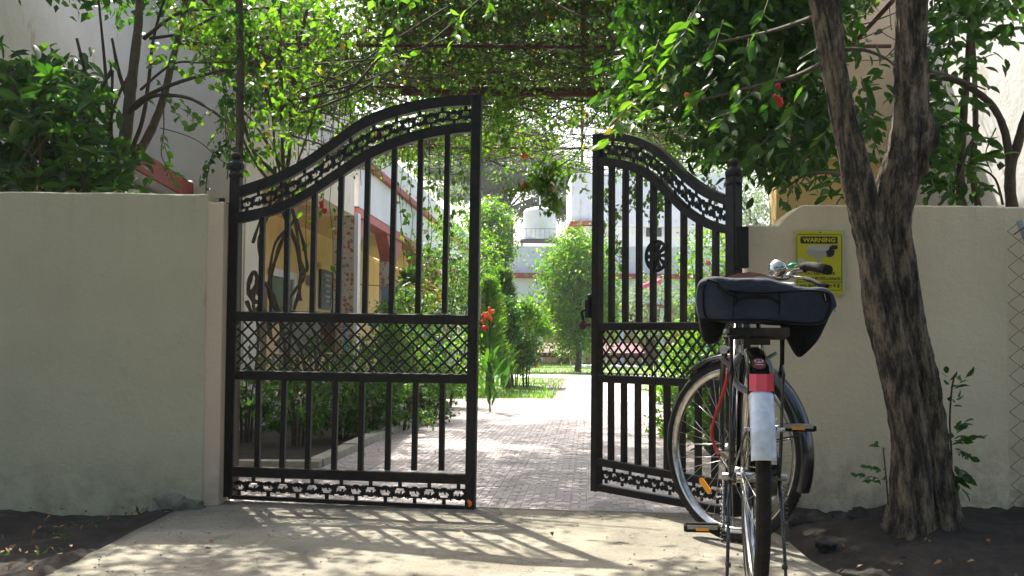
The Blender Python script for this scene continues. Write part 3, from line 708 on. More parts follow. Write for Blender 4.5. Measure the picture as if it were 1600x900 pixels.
G.bar('rail', (934, 510), (1147, 509.5), .036, .038); G.bar('rail', (934, 591), (1147, 600.5), .036, .038)
G.bar('rail', (934, 721), (1147, 758), .036, .038); G.bar('rail', (930, 760), (1147, 800), .034, .038)
lattice(G, [(940, 585), (1140, 594), (1140, 515), (940, 516)], .0575)
for x in (955.5, 977, 998.5, 1020.5, 1043.5, 1068, 1092, 1118):
    G.bar('bar', (x, 509), (x+.6, rB2(x)-3), .0245, .0245, ch=.06)
for x in (954.8, 975, 996.8, 1019.2, 1042.3, 1066, 1091, 1117):
    G.bar('bar', (x, 722+(x-934)*.17), (x, 594+(x-934)*.04), .0245, .0245, ch=.06)
scroll_band(G, lambda u: G.P(u, 727+(u-934)*.175), lambda u: G.P(u, 753+(u-934)*.182), 941, 1140, 8)
c = G.P(1026, 400)+G.n*.0
MB().torus(c, G.n, .066, .008, 36, 8).build('wheel_emblem_rim', 'iron', parent=G.t)
m = MB().lathe([(.02, -.012), (.02, .012), (.008, .018)], c, G.n, 14)
for k in range(10):
    a = 2*PI*k/10; e = G.U*math.cos(a)+Z*math.sin(a); q = G.n.cross(e); m.prism([c+e*.018+q*.003, c+e*.058+q*.010, c+e*.062, c+e*.058-q*.010, c+e*.018-q*.003], G.n, .010)
m.build('wheel_emblem_spokes', 'iron', parent=G.t)
# latch with hanging padlock on the free stile
a = G.P(926, 482)-G.n*.0; s_ = -G.n*.045
sd = s_ if (a+s_).y < a.y else -s_
m = MB().bar(a-Z*.045+sd*.4, a+Z*.04+sd*.4, .03, .04, G.U); m.lathe([(.012, .0), (.013, .02), (.006, .03)], a+Z*.04+sd*.4, Z, 10); m.build('bolt_housing', 'iron', parent=G.t)
b = G.P(915, 490)+sd*.4
MB().tube(smooth_path([a+sd*.4+Z*.0, b+Z*.01+sd*.1, b-Z*.02, b-Z*.045], 5), .0065, 8).build('latch_loop', 'iron', parent=G.t)
m = MB().ell(b-Z*.055, (.018, .016, .024), 12, 8); m.tube([b-Z*.052, G.P(926, 508)+sd*.4], .007, 8); m.build('latch_knob', 'rust', parent=G.t)
a = G.P(1160, 385); MB().box(a.x-.03, a.x+.02, a.y-.03, a.y+.03, a.z-.09, a.z+.08).build('hinge', 'iron', parent=G.t)
a = G.P(1160, 740); MB().box(a.x-.03, a.x+.02, a.y-.03, a.y+.03, a.z-.08, a.z+.08).build('hinge', 'iron', parent=G.t)
GR = G
# ================================================================ WARNING SIGN
SY = WR-.012
def sgn(px, py): return at(px, py, SY)
sg = thing('warning_sign', sgn(1282, 460), 'yellow surveillance warning sign with a camera picture fixed on the right wall', 'sign')
def quad_plate(x0, y0, x1, y1, off, t, mat, name, rad=0, parent=sg):
    a, b, c, d = sgn(x0, y1), sgn(x1, y1), sgn(x1, y0), sgn(x0, y0); X0, X1, Z0, Z1 = a.x, b.x, a.z, d.z; poly = []
    y = SY-off
    if rad:
        for (cx, cz, a0) in ((X1-rad, Z1-rad, 0), (X0+rad, Z1-rad, PI/2), (X0+rad, Z0+rad, PI), (X1-rad, Z0+rad, 1.5*PI)):
            poly += [(cx+rad*math.cos(a0+PI/2*k/5), y, cz+rad*math.sin(a0+PI/2*k/5)) for k in range(6)]
    else: poly = [(X0, y, Z0), (X1, y, Z0), (X1, y, Z1), (X0, y, Z1)]
    return MB().prism(poly, (0, 1, 0), t).build(name, mat, parent=parent)
quad_plate(1242.5, 359.5, 1320.5, 461.5, 0, .006, 'signb', 'backing_board', .003)
quad_plate(1243.5, 361, 1316.5, 459, .0045, .003, 'signy', 'sign_face', .002)
def outline(x0, y0, x1, y1, rad, w, name):
    a, b = sgn(x0, y1), sgn(x1, y0); pts = []
    for (cx, cz, a0) in ((b.x-rad, b.z-rad, 0), (a.x+rad, b.z-rad, PI/2), (a.x+rad, a.z+rad, PI), (b.x-rad, a.z+rad, 1.5*PI)):
        pts += [(cx, cz, a0+PI/2*k/5) for k in range(6)]
    m = MB(); rings = []
    for cx, cz, t in pts+pts[:1]:
        q = lambda r, yy: (cx+r*math.cos(t), yy, cz+r*math.sin(t))
        rings.append([q(rad-w, SY-.0062), q(rad, SY-.0062), q(rad, SY-.0071), q(rad-w, SY-.0071)])
    m.loft(rings, cap=False, smooth=False); return m.build(name, 'ink', parent=sg)
outline(1244.6, 366.5, 1314.5, 453.5, .010, .0021, 'border_line')
quad_plate(1250, 369.6, 1308, 380.6, .0066, .0012, 'ink', 'word_banner', .007)
quad_plate(1245, 440, 1314.2, 440.9, .0066, .0012, 'ink', 'divider_line')
devf = None
try:
    import os
    devf = bpy.data.fonts.load(os.path.join(bpy.utils.system_resource('DATAFILES'), 'fonts', 'NotoSansDevanagari-Regular.woff2'))
except Exception: devf = None
def text(body, cx, cy, wpx, hpx, off, mat, name, parent=sg, plane=None, bold=.0, font=None):
    cu = bpy.data.curves.new(name, 'FONT'); cu.body = body; cu.align_x = 'CENTER'; cu.align_y = 'CENTER'; cu.size = 1; cu.offset = bold; cu.extrude = .02; cu.resolution_u = 2
    if font: cu.font = font
    tmp = bpy.data.objects.new(name, cu); COL.objects.link(tmp); dg = bpy.context.evaluated_depsgraph_get(); me = bpy.data.meshes.new_from_object(tmp.evaluated_get(dg))
    bpy.data.objects.remove(tmp); v = np.array([tuple(q.co) for q in me.vertices]); me.name = name
    if len(v) == 0: return None
    lo, hi = v.min(0), v.max(0); c = (lo+hi)/2; ctr, ex, ez, en, sc = plane or (sgn(cx, cy), Vector((1, 0, 0)), Z, Vector((0, -1, 0)), SY/F)
    kx = wpx*sc/(hi[0]-lo[0]); kz = hpx*sc/(hi[1]-lo[1]); base = wloc(parent)
    for q in me.vertices:
        p = ctr+ex*((q.co.x-c[0])*kx)+ez*((q.co.y-c[1])*kz)+en*(off+(q.co.z)*.02)-base; q.co = p
    me.materials.clear(); me.materials.append(MT[mat]); o = bpy.data.objects.new(name, me); COL.objects.link(o); o.parent = parent; return o
text('WARNING', 1279, 375.2, 51, 7.2, .0082, 'signy', 'lettering', bold=.03)
text('YOU ARE UNDER', 1279.5, 427.3, 51, 4.9, .0070, 'ink', 'lettering', bold=.02)
text('CCTV SURVEILLANCE', 1279.5, 435.3, 66, 5.0, .0070, 'ink', 'lettering', bold=.02)
text('आप कैमरे की नज़र में हैं' if devf else 'CCTV', 1279.5, 446.8, 64, 7.4, .0070, 'ink', 'lettering', bold=.01, font=devf)
# printed camera picture (flat layers)
def spoly(pts, off, mat, name): return MB().prism([(sgn(x, y).x, SY-off, sgn(x, y).z) for x, y in pts], (0, 1, 0), .0008).build(name, mat, parent=sg)
def zz(pts): return [(1230+x/7.5, 350+y/7.5) for x, y in pts]
spoly(zz([(228, 280), (245, 255), (480, 248), (560, 262), (548, 330), (520, 385), (450, 392), (250, 385), (225, 330)]), .0068, 'camgrey2', 'camera_picture')
spoly(zz([(228, 300), (440, 318), (445, 388), (250, 385), (225, 335)]), .0076, 'camgrey', 'camera_picture')
spoly(zz([(445, 318), (500, 300), (552, 310), (545, 365), (505, 392), (455, 388)]), .0084, 'ink', 'camera_picture')
spoly(zz([(475, 320), (490, 270), (520, 252), (580, 252), (588, 285), (560, 302), (530, 300), (515, 350), (490, 355)]), .0092, 'ink', 'camera_picture')
spoly(zz([(300, 386), (395, 390), (380, 420), (380, 470), (330, 470), (345, 420)]), .0068, 'camgrey', 'camera_picture')
spoly(zz([(118, 405), (190, 410), (205, 435), (335, 450), (330, 470), (118, 475)]), .0076, 'camgrey2', 'camera_picture')
c_ = sgn(1296.5, 396.5)
m = MB()
for k in range(11):
    t = PI*.95+k*.30; m.box(c_.x+.0165*math.cos(t)-.0011, c_.x+.0165*math.cos(t)+.0011, SY-.0104, SY-.0096, c_.z+.016*math.sin(t)-.0011, c_.z+.016*math.sin(t)+.0011)
m.build('camera_picture', 'camgrey2', parent=sg)
MB().lathe([(.0035, 0), (.0035, .002), (0, .003)], sgn(1281, 363.2)-Vector((0, .0065, 0)), (0, -1, 0), 10).build('screw', 'ink', parent=sg)
# ================================================================ BICYCLE
BF = Vector((.146, 1.07, 0)).normalized(); BR = Vector((BF.y, -BF.x, 0)); BO = Vector((.668, 3.18, .03))
bike = thing('bicycle', BO, 'black roadster bicycle on its stand seen from behind, front wheel turned left', 'bicycle')
def B(t, r, z): return BO+BF*t+BR*r+Z*(z-.03)
def wheel(c, fwd, R, name, label):
    ax = Vector((fwd.y, -fwd.x, 0)).normalized()
    w = bpy.data.objects.new(name, None); COL.objects.link(w); w.parent = bike; w.location = c-wloc(bike); w['label'] = label
    tr = .0195; prof = [(math.cos(2*PI*j/14)*tr*1.0, math.sin(2*PI*j/14)*tr) for j in range(14)]
    m = MB().ring(c, ax, R-tr, prof, 72)
    # tread blocks
    for i in range(110):
        t = 2*PI*i/110; e = Z*math.cos(t)+fwd*math.sin(t); q = ax.cross(e)
        for s_ in (-1, 0, 1):
            o = c+e*(R-.0012-.0035*abs(s_))+ax*s_*.0095
            m.bar(o-q*.0062, o+q*.0062, .0078, .0038, ax, .1)
    m.build('tyre', 'rubber', parent=w)
    MB().ring(c, ax, R-.040, [(-.012, -.010), (.003, -.0165), (.009, -.0165), (.009, .0165), (.003, .0165), (-.012, .010), (-.015, 0)], 72).build('rim', 'chrome', parent=w)
    m = MB().lathe([(.006, -.075), (.006, -.05), (.016, -.048), (.016, -.038), (.028, -.036), (.028, -.032), (.014, -.028), (.013, .028), (.028, .032), (.028, .036), (.016, .038), (.016, .048), (.006, .05), (.006, .075)], c, ax, 18)
    m.build('hub', 'chrome', parent=w)
    n = 36; Rr = R-.05
    for i in range(n):
        t = 2*PI*i/n; side = 1 if i % 2 else -1; tt = t+(.95 if (i//2) % 2 else -.95)
        e = Z*math.cos(t)+fwd*math.sin(t); h = Z*math.cos(tt)+fwd*math.sin(tt)
        MB().tube([c+h*.026+ax*side*.034, c+e*Rr], .0012, 5).build('spoke', 'steel', parent=w)
    MB().bar(c+(Z*math.cos(.7)+fwd*math.sin(.7))*(R-.065), c+(Z*math.cos(.7)+fwd*math.sin(.7))*(R-.045), .004, .004, ax).build('valve', 'steel', parent=w)
    return w
RA = B(0, 0, .39); FWc = Vector((.814, 4.25, .335+.03))
wheel(RA, BF, .33, 'wheel', 'rear wheel with black treaded tyre')
FD = Vector((math.sin(math.radians(-37)), math.cos(math.radians(-37)), 0)); FA = Vector((FD.y, -FD.x, 0))
fw = wheel(FWc, FD, .332, 'wheel', 'front wheel turned to the left with chrome rim')
# orange spoke reflector on the front wheel
p = hit(1102, 759, FWc, FA); e = (p-FWc).normalized(); q = FA.cross(e)
m = MB().prism([p+q*a*.036+e*b*.011 for a, b in ((-1, -.35), (-.8, -1), (.8, -1), (1, -.35), (1, .35), (.8, 1), (-.8, 1), (-1, .35))], FA, .006)
m.prism([p+q*a*.026+e*b*.005 for a, b in ((-1, -1), (1, -1), (1, 1), (-1, 1))], FA, .009); m.build('spoke_reflector', 'orangepl', parent=bike)
# mudguards: arched thin shells
def guard(c, fwd, R, a0, a1, mat, name, w=.031, n=40, label=None, flare=0, edge=True):
    ax = Vector((fwd.y, -fwd.x, 0)).normalized(); prof = [(-.016, -w), (-.003, -w*.86), (.004, -w*.45), (.006, 0), (.004, w*.45), (-.003, w*.86), (-.016, w)]
    prof = prof+[(x-.0025, y*.96) for x, y in reversed(prof)]
    m = MB().ring(c, ax, R, prof, n, a0, a1, ref=-fwd)   # angle 0 = backwards, pi/2 = up or down
    return m.build(name, mat, parent=bike, label=label)
# for ref=-fwd, b = ax x a: check sign so that +angle goes up
_s = 1 if BR.cross(-BF).z > 0 else -1
def gang(lo, hi): return (lo, hi) if _s > 0 else (-hi, -lo)
rad = math.radians
guard(RA, BF, .352, *gang(rad(44), rad(192)), 'frameblk', 'rear_mudguard', w=.030)
guard(RA, BF, .3535, *gang(rad(13), rad(43.5)), 'whitepaint', 'mudguard_tail', w=.0315, n=16, label='white painted tail of the rear mudguard')
guard(FWc, FD, .352, *gang(rad(-20), rad(128)), 'frameblk', 'front_mudguard', w=.031)
# reflector and badge
ax = BR
for (x0, x1, mt) in ((-.030, -.013, 'redplastic2'), (-.013, .013, 'redplastic2'), (.013, .031, 'redplastic')):
    t = rad(47.5); e = -BF*math.cos(t)+Z*math.sin(t); q = -Z*math.cos(t)-BF*math.sin(t); o = RA+e*.362
    dz = .010 if abs(x0) > .02 or x1 > .02 else 0
    y0 = -.006 if x0 < -.02 else .004; y1 = -.006 if x1 > .02 else .004
    MB().quadbox([o+ax*x0+Z*-.022-BF*0, o+ax*x1-Z*.022, o+ax*x1+Z*.022, o+ax*x0+Z*.022, o+ax*x0-Z*.022-BF*(.014+y0), o+ax*x1-Z*.022-BF*(.014+y1), o+ax*x1+Z*.022-BF*(.014+y1), o+ax*x0+Z*.022-BF*(.014+y0)]).build('rear_reflector', mt, parent=bike)
MB().bar(RA-BF*.235-ax*.034+Z*.262, RA-BF*.235+ax*.034+Z*.262, .05, .012, Z).build('reflector_housing', 'frameblk', parent=bike)
t = rad(60); e = -BF*math.cos(t)+Z*math.sin(t); o = RA+e*.3605; up = Vector((BF.x*math.sin(t), BF.y*math.sin(t), math.cos(t)))
m = MB().prism([o+ax*.018*math.cos(2*PI*k/24)+up*.027*math.sin(2*PI*k/24)+e*.002 for k in range(24)], e, .003); m.build('head_badge', 'brown', parent=bike, label='small round red badge on the rear mudguard')
m = MB().prism([o+ax*.0125*math.cos(2*PI*k/20)+up*(.010+.009*math.sin(2*PI*k/20))+e*.0038 for k in range(20)], e, .001); m.build('badge_disc', 'tank', parent=bike)
pl = lambda dz, off: (o+up*dz, ax, up, e, 1.0)
text('H', 0, 0, .014, .010, .0046, 'redplastic', 'badge_letter', parent=bike, plane=pl(.010, 0), bold=.06)
MB().prism([o+ax*a*.0135+up*(b*.0042-.009)+e*.0038 for a, b in ((-1, -1), (1, -1), (1, 1), (-1, 1))], e, .001).build('badge_plate', 'redplastic', parent=bike)
text('HERO', 0, 0, .022, .0052, .0046, 'tank', 'badge_letter', parent=bike, plane=pl(-.009, 0), bold=.02)
for s_ in (-1, 1):
    o2 = B(-.335, s_*.039, .545); MB().bar(o2-BR*.008*s_-Z*.0, o2+BR*.009*s_, .009, .004, Z).build('mudguard_lug', 'whitepaint', parent=bike)
    MB().lathe([(.0055, 0), (.0055, .006), (.003, .008)], o2+BR*.006*s_-BF*.002, -BF, 8).build('bolt', 'steel', parent=bike)
    MB().tube([B(0, s_*.062, .39), B(-.330, s_*.042, .545)], .0028, 6).build('mudguard_stay', 'frameblk', parent=bike)
    MB().tube([B(0, s_*.062, .39), B(.30, s_*.03, .86)], .0075, 10).build('seat_stay', 'frameblk', parent=bike)
    MB().tube([B(0, s_*.060, .39), B(.47, s_*.035, .334)], .009, 10).build('chain_stay', 'frameblk', parent=bike)
    m = MB().tube(smooth_path([B(-.09, s_*.066, .775), B(-.088, s_*.066, .70), B(-.08, s_*.068, .64), B(-.05, s_*.068, .5), B(-.01, s_*.066, .39)], 4), [.0045]*4+[.005, .008, .010, .008]+[.0045]*9, 8); m.build('carrier_stay', 'frameblk', parent=bike)
    m = MB().tube([B(-.00, s_*.066, .39), B(-.02, s_*.07, .33), B(-.05, s_*.075, .19), B(-.07, s_*.08, .05), B(-.075, s_*.10, .036)], [.006, .0055, .005, .005, .006], 8); m.build('stand_leg', 'frameblk', parent=bike)
    for zz_ in (.27, .16): MB().lathe([(.008, -.006), (.0085, 0), (.008, .006)], B(-.04 if zz_ > .2 else -.058, s_*.0745, zz_), Z, 10).build('stand_joint', 'frameblk', parent=bike)
    m = MB().lathe([(.0095, 0), (.011, .01), (.011, .03), (.006, .034)], B(0, s_*.055, .39), BR*s_, 6); m.build('axle_nut', 'steel', parent=bike)
    # stand spring
    pts = [B(.02+.0*k, s_*.085, .37-.0014*k)+BR*.0065*math.cos(k*.8)+BF*.0065*math.sin(k*.8) for k in range(120)]
    MB().tube(pts, .0014, 4).build('stand_spring', 'frameblk', parent=bike)
MB().tube([B(-.075, -.10, .036), B(-.075, .10, .036)], .006, 8).build('stand_foot', 'frameblk', parent=bike)
# frame tubes
HB = Vector((.795, 4.10, 0))
head_lo = FWc+Vector((0, 0, .0)); SAX = Vector((-.10*.136, -.10, .36)).normalized()
crown = Vector((.800, 4.155, .735)); headtop = Vector((.783, 4.075, .93))
m = MB().tube([B(.47, 0, .334), B(.30, 0, .875)], .0145, 14); m.build('seat_tube', 'frameblk', parent=bike)
MB().tube([B(.30, 0, .85), headtop-Z*.03], .013, 14).build('top_tube', 'frameblk', parent=bike)
MB().tube([B(.47, 0, .334), crown+Z*.02], .0145, 14).build('down_tube', 'frameblk', parent=bike)
MB().tube([crown, headtop], .018, 14).build('head_tube', 'frameblk', parent=bike)
MB().tube([B(.47, -.045, .334), B(.47, .045, .334)], .021, 14).build('bottom_bracket', 'frameblk', parent=bike)
for s_ in (-1, 1):
    MB().tube(smooth_path([crown-Z*.0+FA*s_*.045, FWc+FA*s_*.056+Z*.25, FWc+FA*s_*.056+Z*.03, FWc+FA*s_*.055], 4), [.011]*5+[.009]*4+[.007]*4, 10).build('fork_blade', 'frameblk', parent=bike)
MB().bar(crown-FA*.055, crown+FA*.055, .03, .035, Z).build('fork_crown', 'chrome', parent=bike)
for s_ in (-1, 1): MB().tube([FWc+FA*s_*.062, FWc-FD*.335+FA*s_*.03+Z*.08], .0025, 6).build('mudguard_stay', 'frameblk', parent=bike)
# cranks, chainring, pedals
CR = B(.47, 0, .334)
def pedal(px, py, d, side):
    c = at(px, py, d); m = MB()
    for s2 in (-1, 1): m.bar(c-BR*.050+BF*s2*.030, c+BR*.050+BF*s2*.030, .020, .020, Z)
    m.bar(c-BR*.053+BF*-.04, c-BR*.053+BF*.04, .016, .006, Z); m.bar(c+BR*.053-BF*.04, c+BR*.053+BF*.04, .016, .006, Z)
    m.build('pedal_tread', 'rubber', parent=bike)
    q = c-BF*.0415; MB().bar(q-BR*.046+Z*.006, q+BR*.046+Z*.006, .012, .003, Z).build('pedal_plate', 'steel', parent=bike)
    MB().bar(q-BR*.020+Z*.0005-BF*.0022, q+BR*.020+Z*.0005-BF*.0022, .0095, .003, Z).build('pedal_reflector', 'orangepl', parent=bike)
    inner = c-BR*side*.058
    MB().tube([c+BR*.04, c-BR*.04, inner, inner-BR*side*.012], .006, 8).build('pedal_axle', 'steel', parent=bike)
    k = B(.47, side*.060, .334)
    MB().bar(k, Vector((inner.x, inner.y, inner.z))-BR*side*.008, .022, .011, BF, .2).build('crank', 'chrome', parent=bike)
pedal(1097, 824, 3.60, -1); pedal(1245, 668, 3.66, 1)
MB().lathe([(.088, -.0015), (.088, .0015)], B(.47, .043, .334), BR, 44).build('chainring', 'steel', parent=bike)
poly = [B(.47+.1*math.cos(a), .047, .334+.1*math.sin(a)) for a in np.linspace(-PI/2, PI/2, 14)]+[B(.0+.05*math.cos(a), .047, .39+.05*math.sin(a)) for a in np.linspace(PI/2, 1.5*PI, 10)]
MB().prism(poly, BR, .022).build('chain_cover', 'frameblk', parent=bike)
# ring lock on the seat stays
c = B(.10, 0, .675)
lk = MB().torus(c, BF, .054, .010, 36, 8, rad(-60), rad(240), ref=BR, flat=.8); lk.bar(c-BR*.062+Z*.018, c-BR*.085+Z*.04, .012, .008, Z); lk.build('ring_lock', 'alu', parent=bike)
MB().tube([c+BR*.045+Z*.04, c+BR*.07+Z*.055], .005, 8).build('lock_lever', 'alu', parent=bike)
MB().tube([B(-.06, -.02, .76), B(-.05, -.017, .6), B(.0, -.03, .42)], .005, 8).build('dynamo_rod', 'chrome', parent=bike)
# carrier
m = MB().bar(B(-.19, 0, .790), B(.20, 0, .790), .150, .012, BR); m.build('carrier_board', 'darkboard', parent=bike)
for s_ in (-1, -.33, .33, 1): MB().tube([B(-.20, s_*.072, .779), B(.24, s_*.072, .779)], .005, 8).build('carrier_rail', 'frameblk', parent=bike)
m = MB().bar(B(-.197, -.076, .786), B(-.197, .076, .786), .022, .008, Z); m.build('carrier_end', 'frameblk', parent=bike)
MB().bar(B(-.06, -.035, .763), B(-.06, .035, .763), .022, .10, Z).build('carrier_bracket', 'frameblk', parent=bike)
MB().bar(B(-.09, -.072, .772), B(-.09, .076, .772), .012, .012, Z).build('carrier_bracket', 'frameblk', parent=bike)
# saddle behind the bag
m = MB(); rings = []
for i in range(14):
    u = i/13; w = .085*(1-u)**.7*(1 if u > .08 else .8)+.018; t = .18+.27*u
    rings.append([B(t, w*math.cos(a), .938+.022*math.sin(a)*(1.2-u*.5)-.01*abs(math.cos(a))**2) for a in np.linspace(0, 2*PI, 16, endpoint=False)])
m.loft(rings); m.build('saddle', 'brown', parent=bike)
for s_ in (-1, 1): MB().tube([B(.2, s_*.05, .93), B(.3, s_*.03, .9), B(.42, 0, .93)], .004, 6).build('saddle_spring', 'steel', parent=bike)
# handlebar, grip, brake lever, bell
st = Vector((.855, 4.03, .99))
MB().tube(smooth_path([headtop, headtop+Z*.05, st], 3), .011, 10).build('handlebar_stem', 'chrome', parent=bike)
g0 = at(1258, 421, 4.02); g1 = at(1291, 424, 3.90); gm = at(1252, 423, 4.05)
MB().tube(smooth_path([st-Vector((.16, .16, .055)), st-Vector((.05, .05, .03)), st, at(1225, 434, 4.12), at(1240, 425, 4.12), gm, g0], 5), .0108, 10).build('handlebar', 'chrome', parent=bike)
MB().tube([at(1252, 417, 4.03), at(1262, 416, 4.01), at(1275, 417.5, 3.97), at(1286, 419.5, 3.92), at(1294, 422, 3.88)], [.0125, .0165, .0172, .0175, .0175], 12).build('handlebar_grip', 'rubber', parent=bike)
MB().tube([at(1234, 432, 4.05), at(1246, 433, 4.02), at(1258, 434, 3.98)], .005, 8).build('brake_lever', 'chrome', parent=bike)
MB().tube([at(1256, 434.5, 3.98), at(1268, 438, 3.94), at(1280, 444, 3.9), at(1293, 447, 3.85)], [.007, .0085, .0085, .007], 8).build('brake_lever_sleeve', 'rubber', parent=bike)
c = at(1214.5, 418, 4.0); axb = (EYEV-c).normalized()*.8+Vector((-.25, 0, .45))
MB().lathe([(.031, -.012), (.033, -.004), (.030, .006), (.022, .014), (.010, .018), (0, .019)], c, axb, 24).build('bell', 'chrome', parent=bike)
MB().tube([c-axb.normalized()*.01, at(1222, 432, 4.08)], .006, 8).build('bell_clamp', 'steel', parent=bike)
m = MB().tube([at(1231, 417, 4.05), at(1238, 414.5, 4.05), at(1245, 413, 4.05)], [.006, .009, .005], 8); m.build('green_clip', 'greenpl', parent=bike)
# red sleeve cable on the left
MB().tube(smooth_path([at(1148, 512, 3.42), at(1143, 555, 3.45), at(1136, 590, 3.5), at(1128, 620, 3.55), at(1116, 655, 3.6), at(1112, 678, 3.62), at(1118, 700, 3.62), at(1124, 712, 3.6)], 5), .0052, 8).build('cable_sleeve', 'redcable', parent=bike)
MB().tube(smooth_path([at(1124, 712, 3.6), at(1140, 735, 3.5), at(1150, 745, 3.35)], 4), .0042, 6).build('cable_end', 'frameblk', parent=bike)
# tail of the left hand side: hub gear-side chrome fitting behind the tyre
MB().lathe([(.012, -.02), (.016, -.015), (.016, .015), (.012, .02)], at(1158, 738, 3.3), BR, 12).build('brake_drum', 'chrome', parent=bike)
# ================================================================ BAG ON THE CARRIER
bc = at(1196, 505, 3.08)
bag = thing('travel_bag', (bc.x, bc.y, .797), 'dark navy cloth duffel bag lying across the bicycle carrier, sagging at both ends', 'bag')
fT = interp([(1087, 468), (1090, 446), (1100, 436), (1118, 433), (1150, 436), (1190, 437), (1215, 443), (1250, 450), (1278, 451), (1292, 455), (1300, 462), (1305, 478)])
fBt = interp([(1087, 474), (1091, 500), (1098, 528), (1108, 537), (1122, 532), (1134, 510), (1145, 507), (1200, 507), (1221, 510), (1232, 534), (1248, 556), (1258, 553), (1276, 533), (1290, 505), (1299, 485), (1305, 480)])
fF = interp([(1087, 474), (1091, 494), (1098, 502), (1108, 504), (1122, 505), (1200, 506), (1250, 509), (1276, 509), (1290, 500), (1299, 486), (1305, 480)])
def bag_loft(ftop, fbot, x0, x1, dep0, dep1, mat, name, n=64, m_=28, ex=.55, wr=.006, parent=bag, taperb=0):
    rings = []
    for i in range(n+1):
        u = i/n; x = x0+(x1-x0)*(.5-.5*math.cos(PI*(.06+.88*u)))/.985 if False else x0+(x1-x0)*u
        a = at(x, ftop(x), 3.05); b = at(x, fbot(x), 3.05); zc = (a.z+b.z)/2; hz = abs(a.z-b.z)/2+.001; base = Vector((a.x, 3.05, 0))
        e = min(1, math.sin(PI*min(1, max(0, u*.96+.02)))**.35); ring = []
        for j in range(m_):
            t = 2*PI*j/m_; cx = math.copysign(abs(math.cos(t))**ex, math.cos(t)); cz = math.copysign(abs(math.sin(t))**ex, math.sin(t))
            zz_ = zc+hz*cz; taper = 1-(taperb*max(0, -cz))
            dpt = (dep0 if cx < 0 else dep1)*e*taper
            p = base+BF*(cx*dpt)+Z*zz_
            w = noise.noise(p*9)+.5*noise.noise(p*23)+.8*abs(noise.noise(Vector((p.x*14, p.y*6, p.z*30)))); p += (BF*(-1 if cx < 0 else 1)+Z*.3)*w*wr
            ring.append(p)
        rings.append(ring)
    return MB().loft(rings).build(name, mat, parent=parent)
bag_loft(fT, fF, 1087.2, 1304.5, .075, .20, 'fabric', 'bag_body', n=120, m_=72, wr=.011, ex=.34)
fl = interp([(1092, 480), (1100, 478), (1134, 484)]); fr_ = interp([(1222, 490), (1260, 486), (1302, 474)])
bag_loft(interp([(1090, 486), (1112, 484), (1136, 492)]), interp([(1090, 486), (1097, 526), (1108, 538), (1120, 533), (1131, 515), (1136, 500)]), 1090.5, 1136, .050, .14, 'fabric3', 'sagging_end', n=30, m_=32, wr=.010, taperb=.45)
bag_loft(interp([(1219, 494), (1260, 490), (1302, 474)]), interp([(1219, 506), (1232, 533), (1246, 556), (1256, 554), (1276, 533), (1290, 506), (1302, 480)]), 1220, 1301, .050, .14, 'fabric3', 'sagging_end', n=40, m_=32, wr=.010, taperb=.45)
# front details, laid on the cloth surface by following the body's outline
def onbag(px, py, out=.004):
    x0, x1 = 1087.2, 1304.5; u = (px-x0)/(x1-x0); a = at(px, fT(px), 3.05); b = at(px, fF(px), 3.05); zc = (a.z+b.z)/2; hz = abs(a.z-b.z)/2+.001
    e = min(1, math.sin(PI*min(1, max(0, u*.96+.02)))**.35); p = at(px, py, 3.0); s = max(-.98, min(.98, (p.z-zc)/hz)); th = math.asin(math.copysign(abs(s)**(1/.34), s)); cx = math.cos(th)**.34
    base = Vector((a.x, 3.05, 0)); q = base-BF*(cx*.075*e)+Z*p.z; w = noise.noise(q*9)+.5*noise.noise(q*23)+.8*abs(noise.noise(Vector((q.x*14, q.y*6, q.z*30)))); return q+(-BF+Z*.3)*w*.011-BF*out
def seam(pts, r, mat, name, out=.002, k=6): return MB().tube(smooth_path([onbag(x, y, out) for x, y in pts], k), r, 6).build(name, mat, parent=bag)
seam([(1106, 436), (1099, 450), (1098, 474), (1101, 494), (1112, 500), (1145, 501), (1200, 502), (1250, 505), (1276, 503), (1288, 494), (1293, 480), (1293, 466), (1286, 458), (1262, 455), (1230, 456), (1180, 458), (1150, 456), (1130, 452), (1118, 442), (1106, 437)], .0030, 'fabric2', 'piping', .0015)
seam([(1147, 458), (1144, 475), (1143, 500)], .0019, 'fabric2', 'side_seam', .001); seam([(1213, 458), (1214, 478), (1212, 503)], .0019, 'fabric2', 'side_seam', .001)
def ribbon(pts, w, mat, name, out0, out1):
    sp = smooth_path([onbag(x, y, out0) for x, y in pts], 6); top_ = [p+Z*w/2 for p in sp]; bot_ = [p-Z*w/2 for p in sp]
    return MB().strip(top_, bot_, BF, .004).build(name, mat, parent=bag)
ribbon([(1146, 474), (1153, 468), (1166, 465), (1185, 464), (1198, 466), (1207, 472), (1214, 476)], .011, 'fabric2', 'carry_handle', .016, .01)
seam([(1118, 446), (1135, 458), (1150, 468), (1146, 474)], .004, 'fabric2', 'strap', .003)
MB().bar(onbag(1282, 459, .004), onbag(1288, 472, .004), .010, .004, BR).build('zip_guard', 'fabric3', parent=bag)
MB().tube([onbag(1283, 460, .007), onbag(1286, 471, .007)], .0013, 5).build('zip_pull', 'steel', parent=bag)
MB().tube([at(1303, 470, 3.06), at(1305, 476, 3.06), at(1304.5, 487, 3.06)], .0018, 5).build('zip_pull', 'steel', parent=bag)
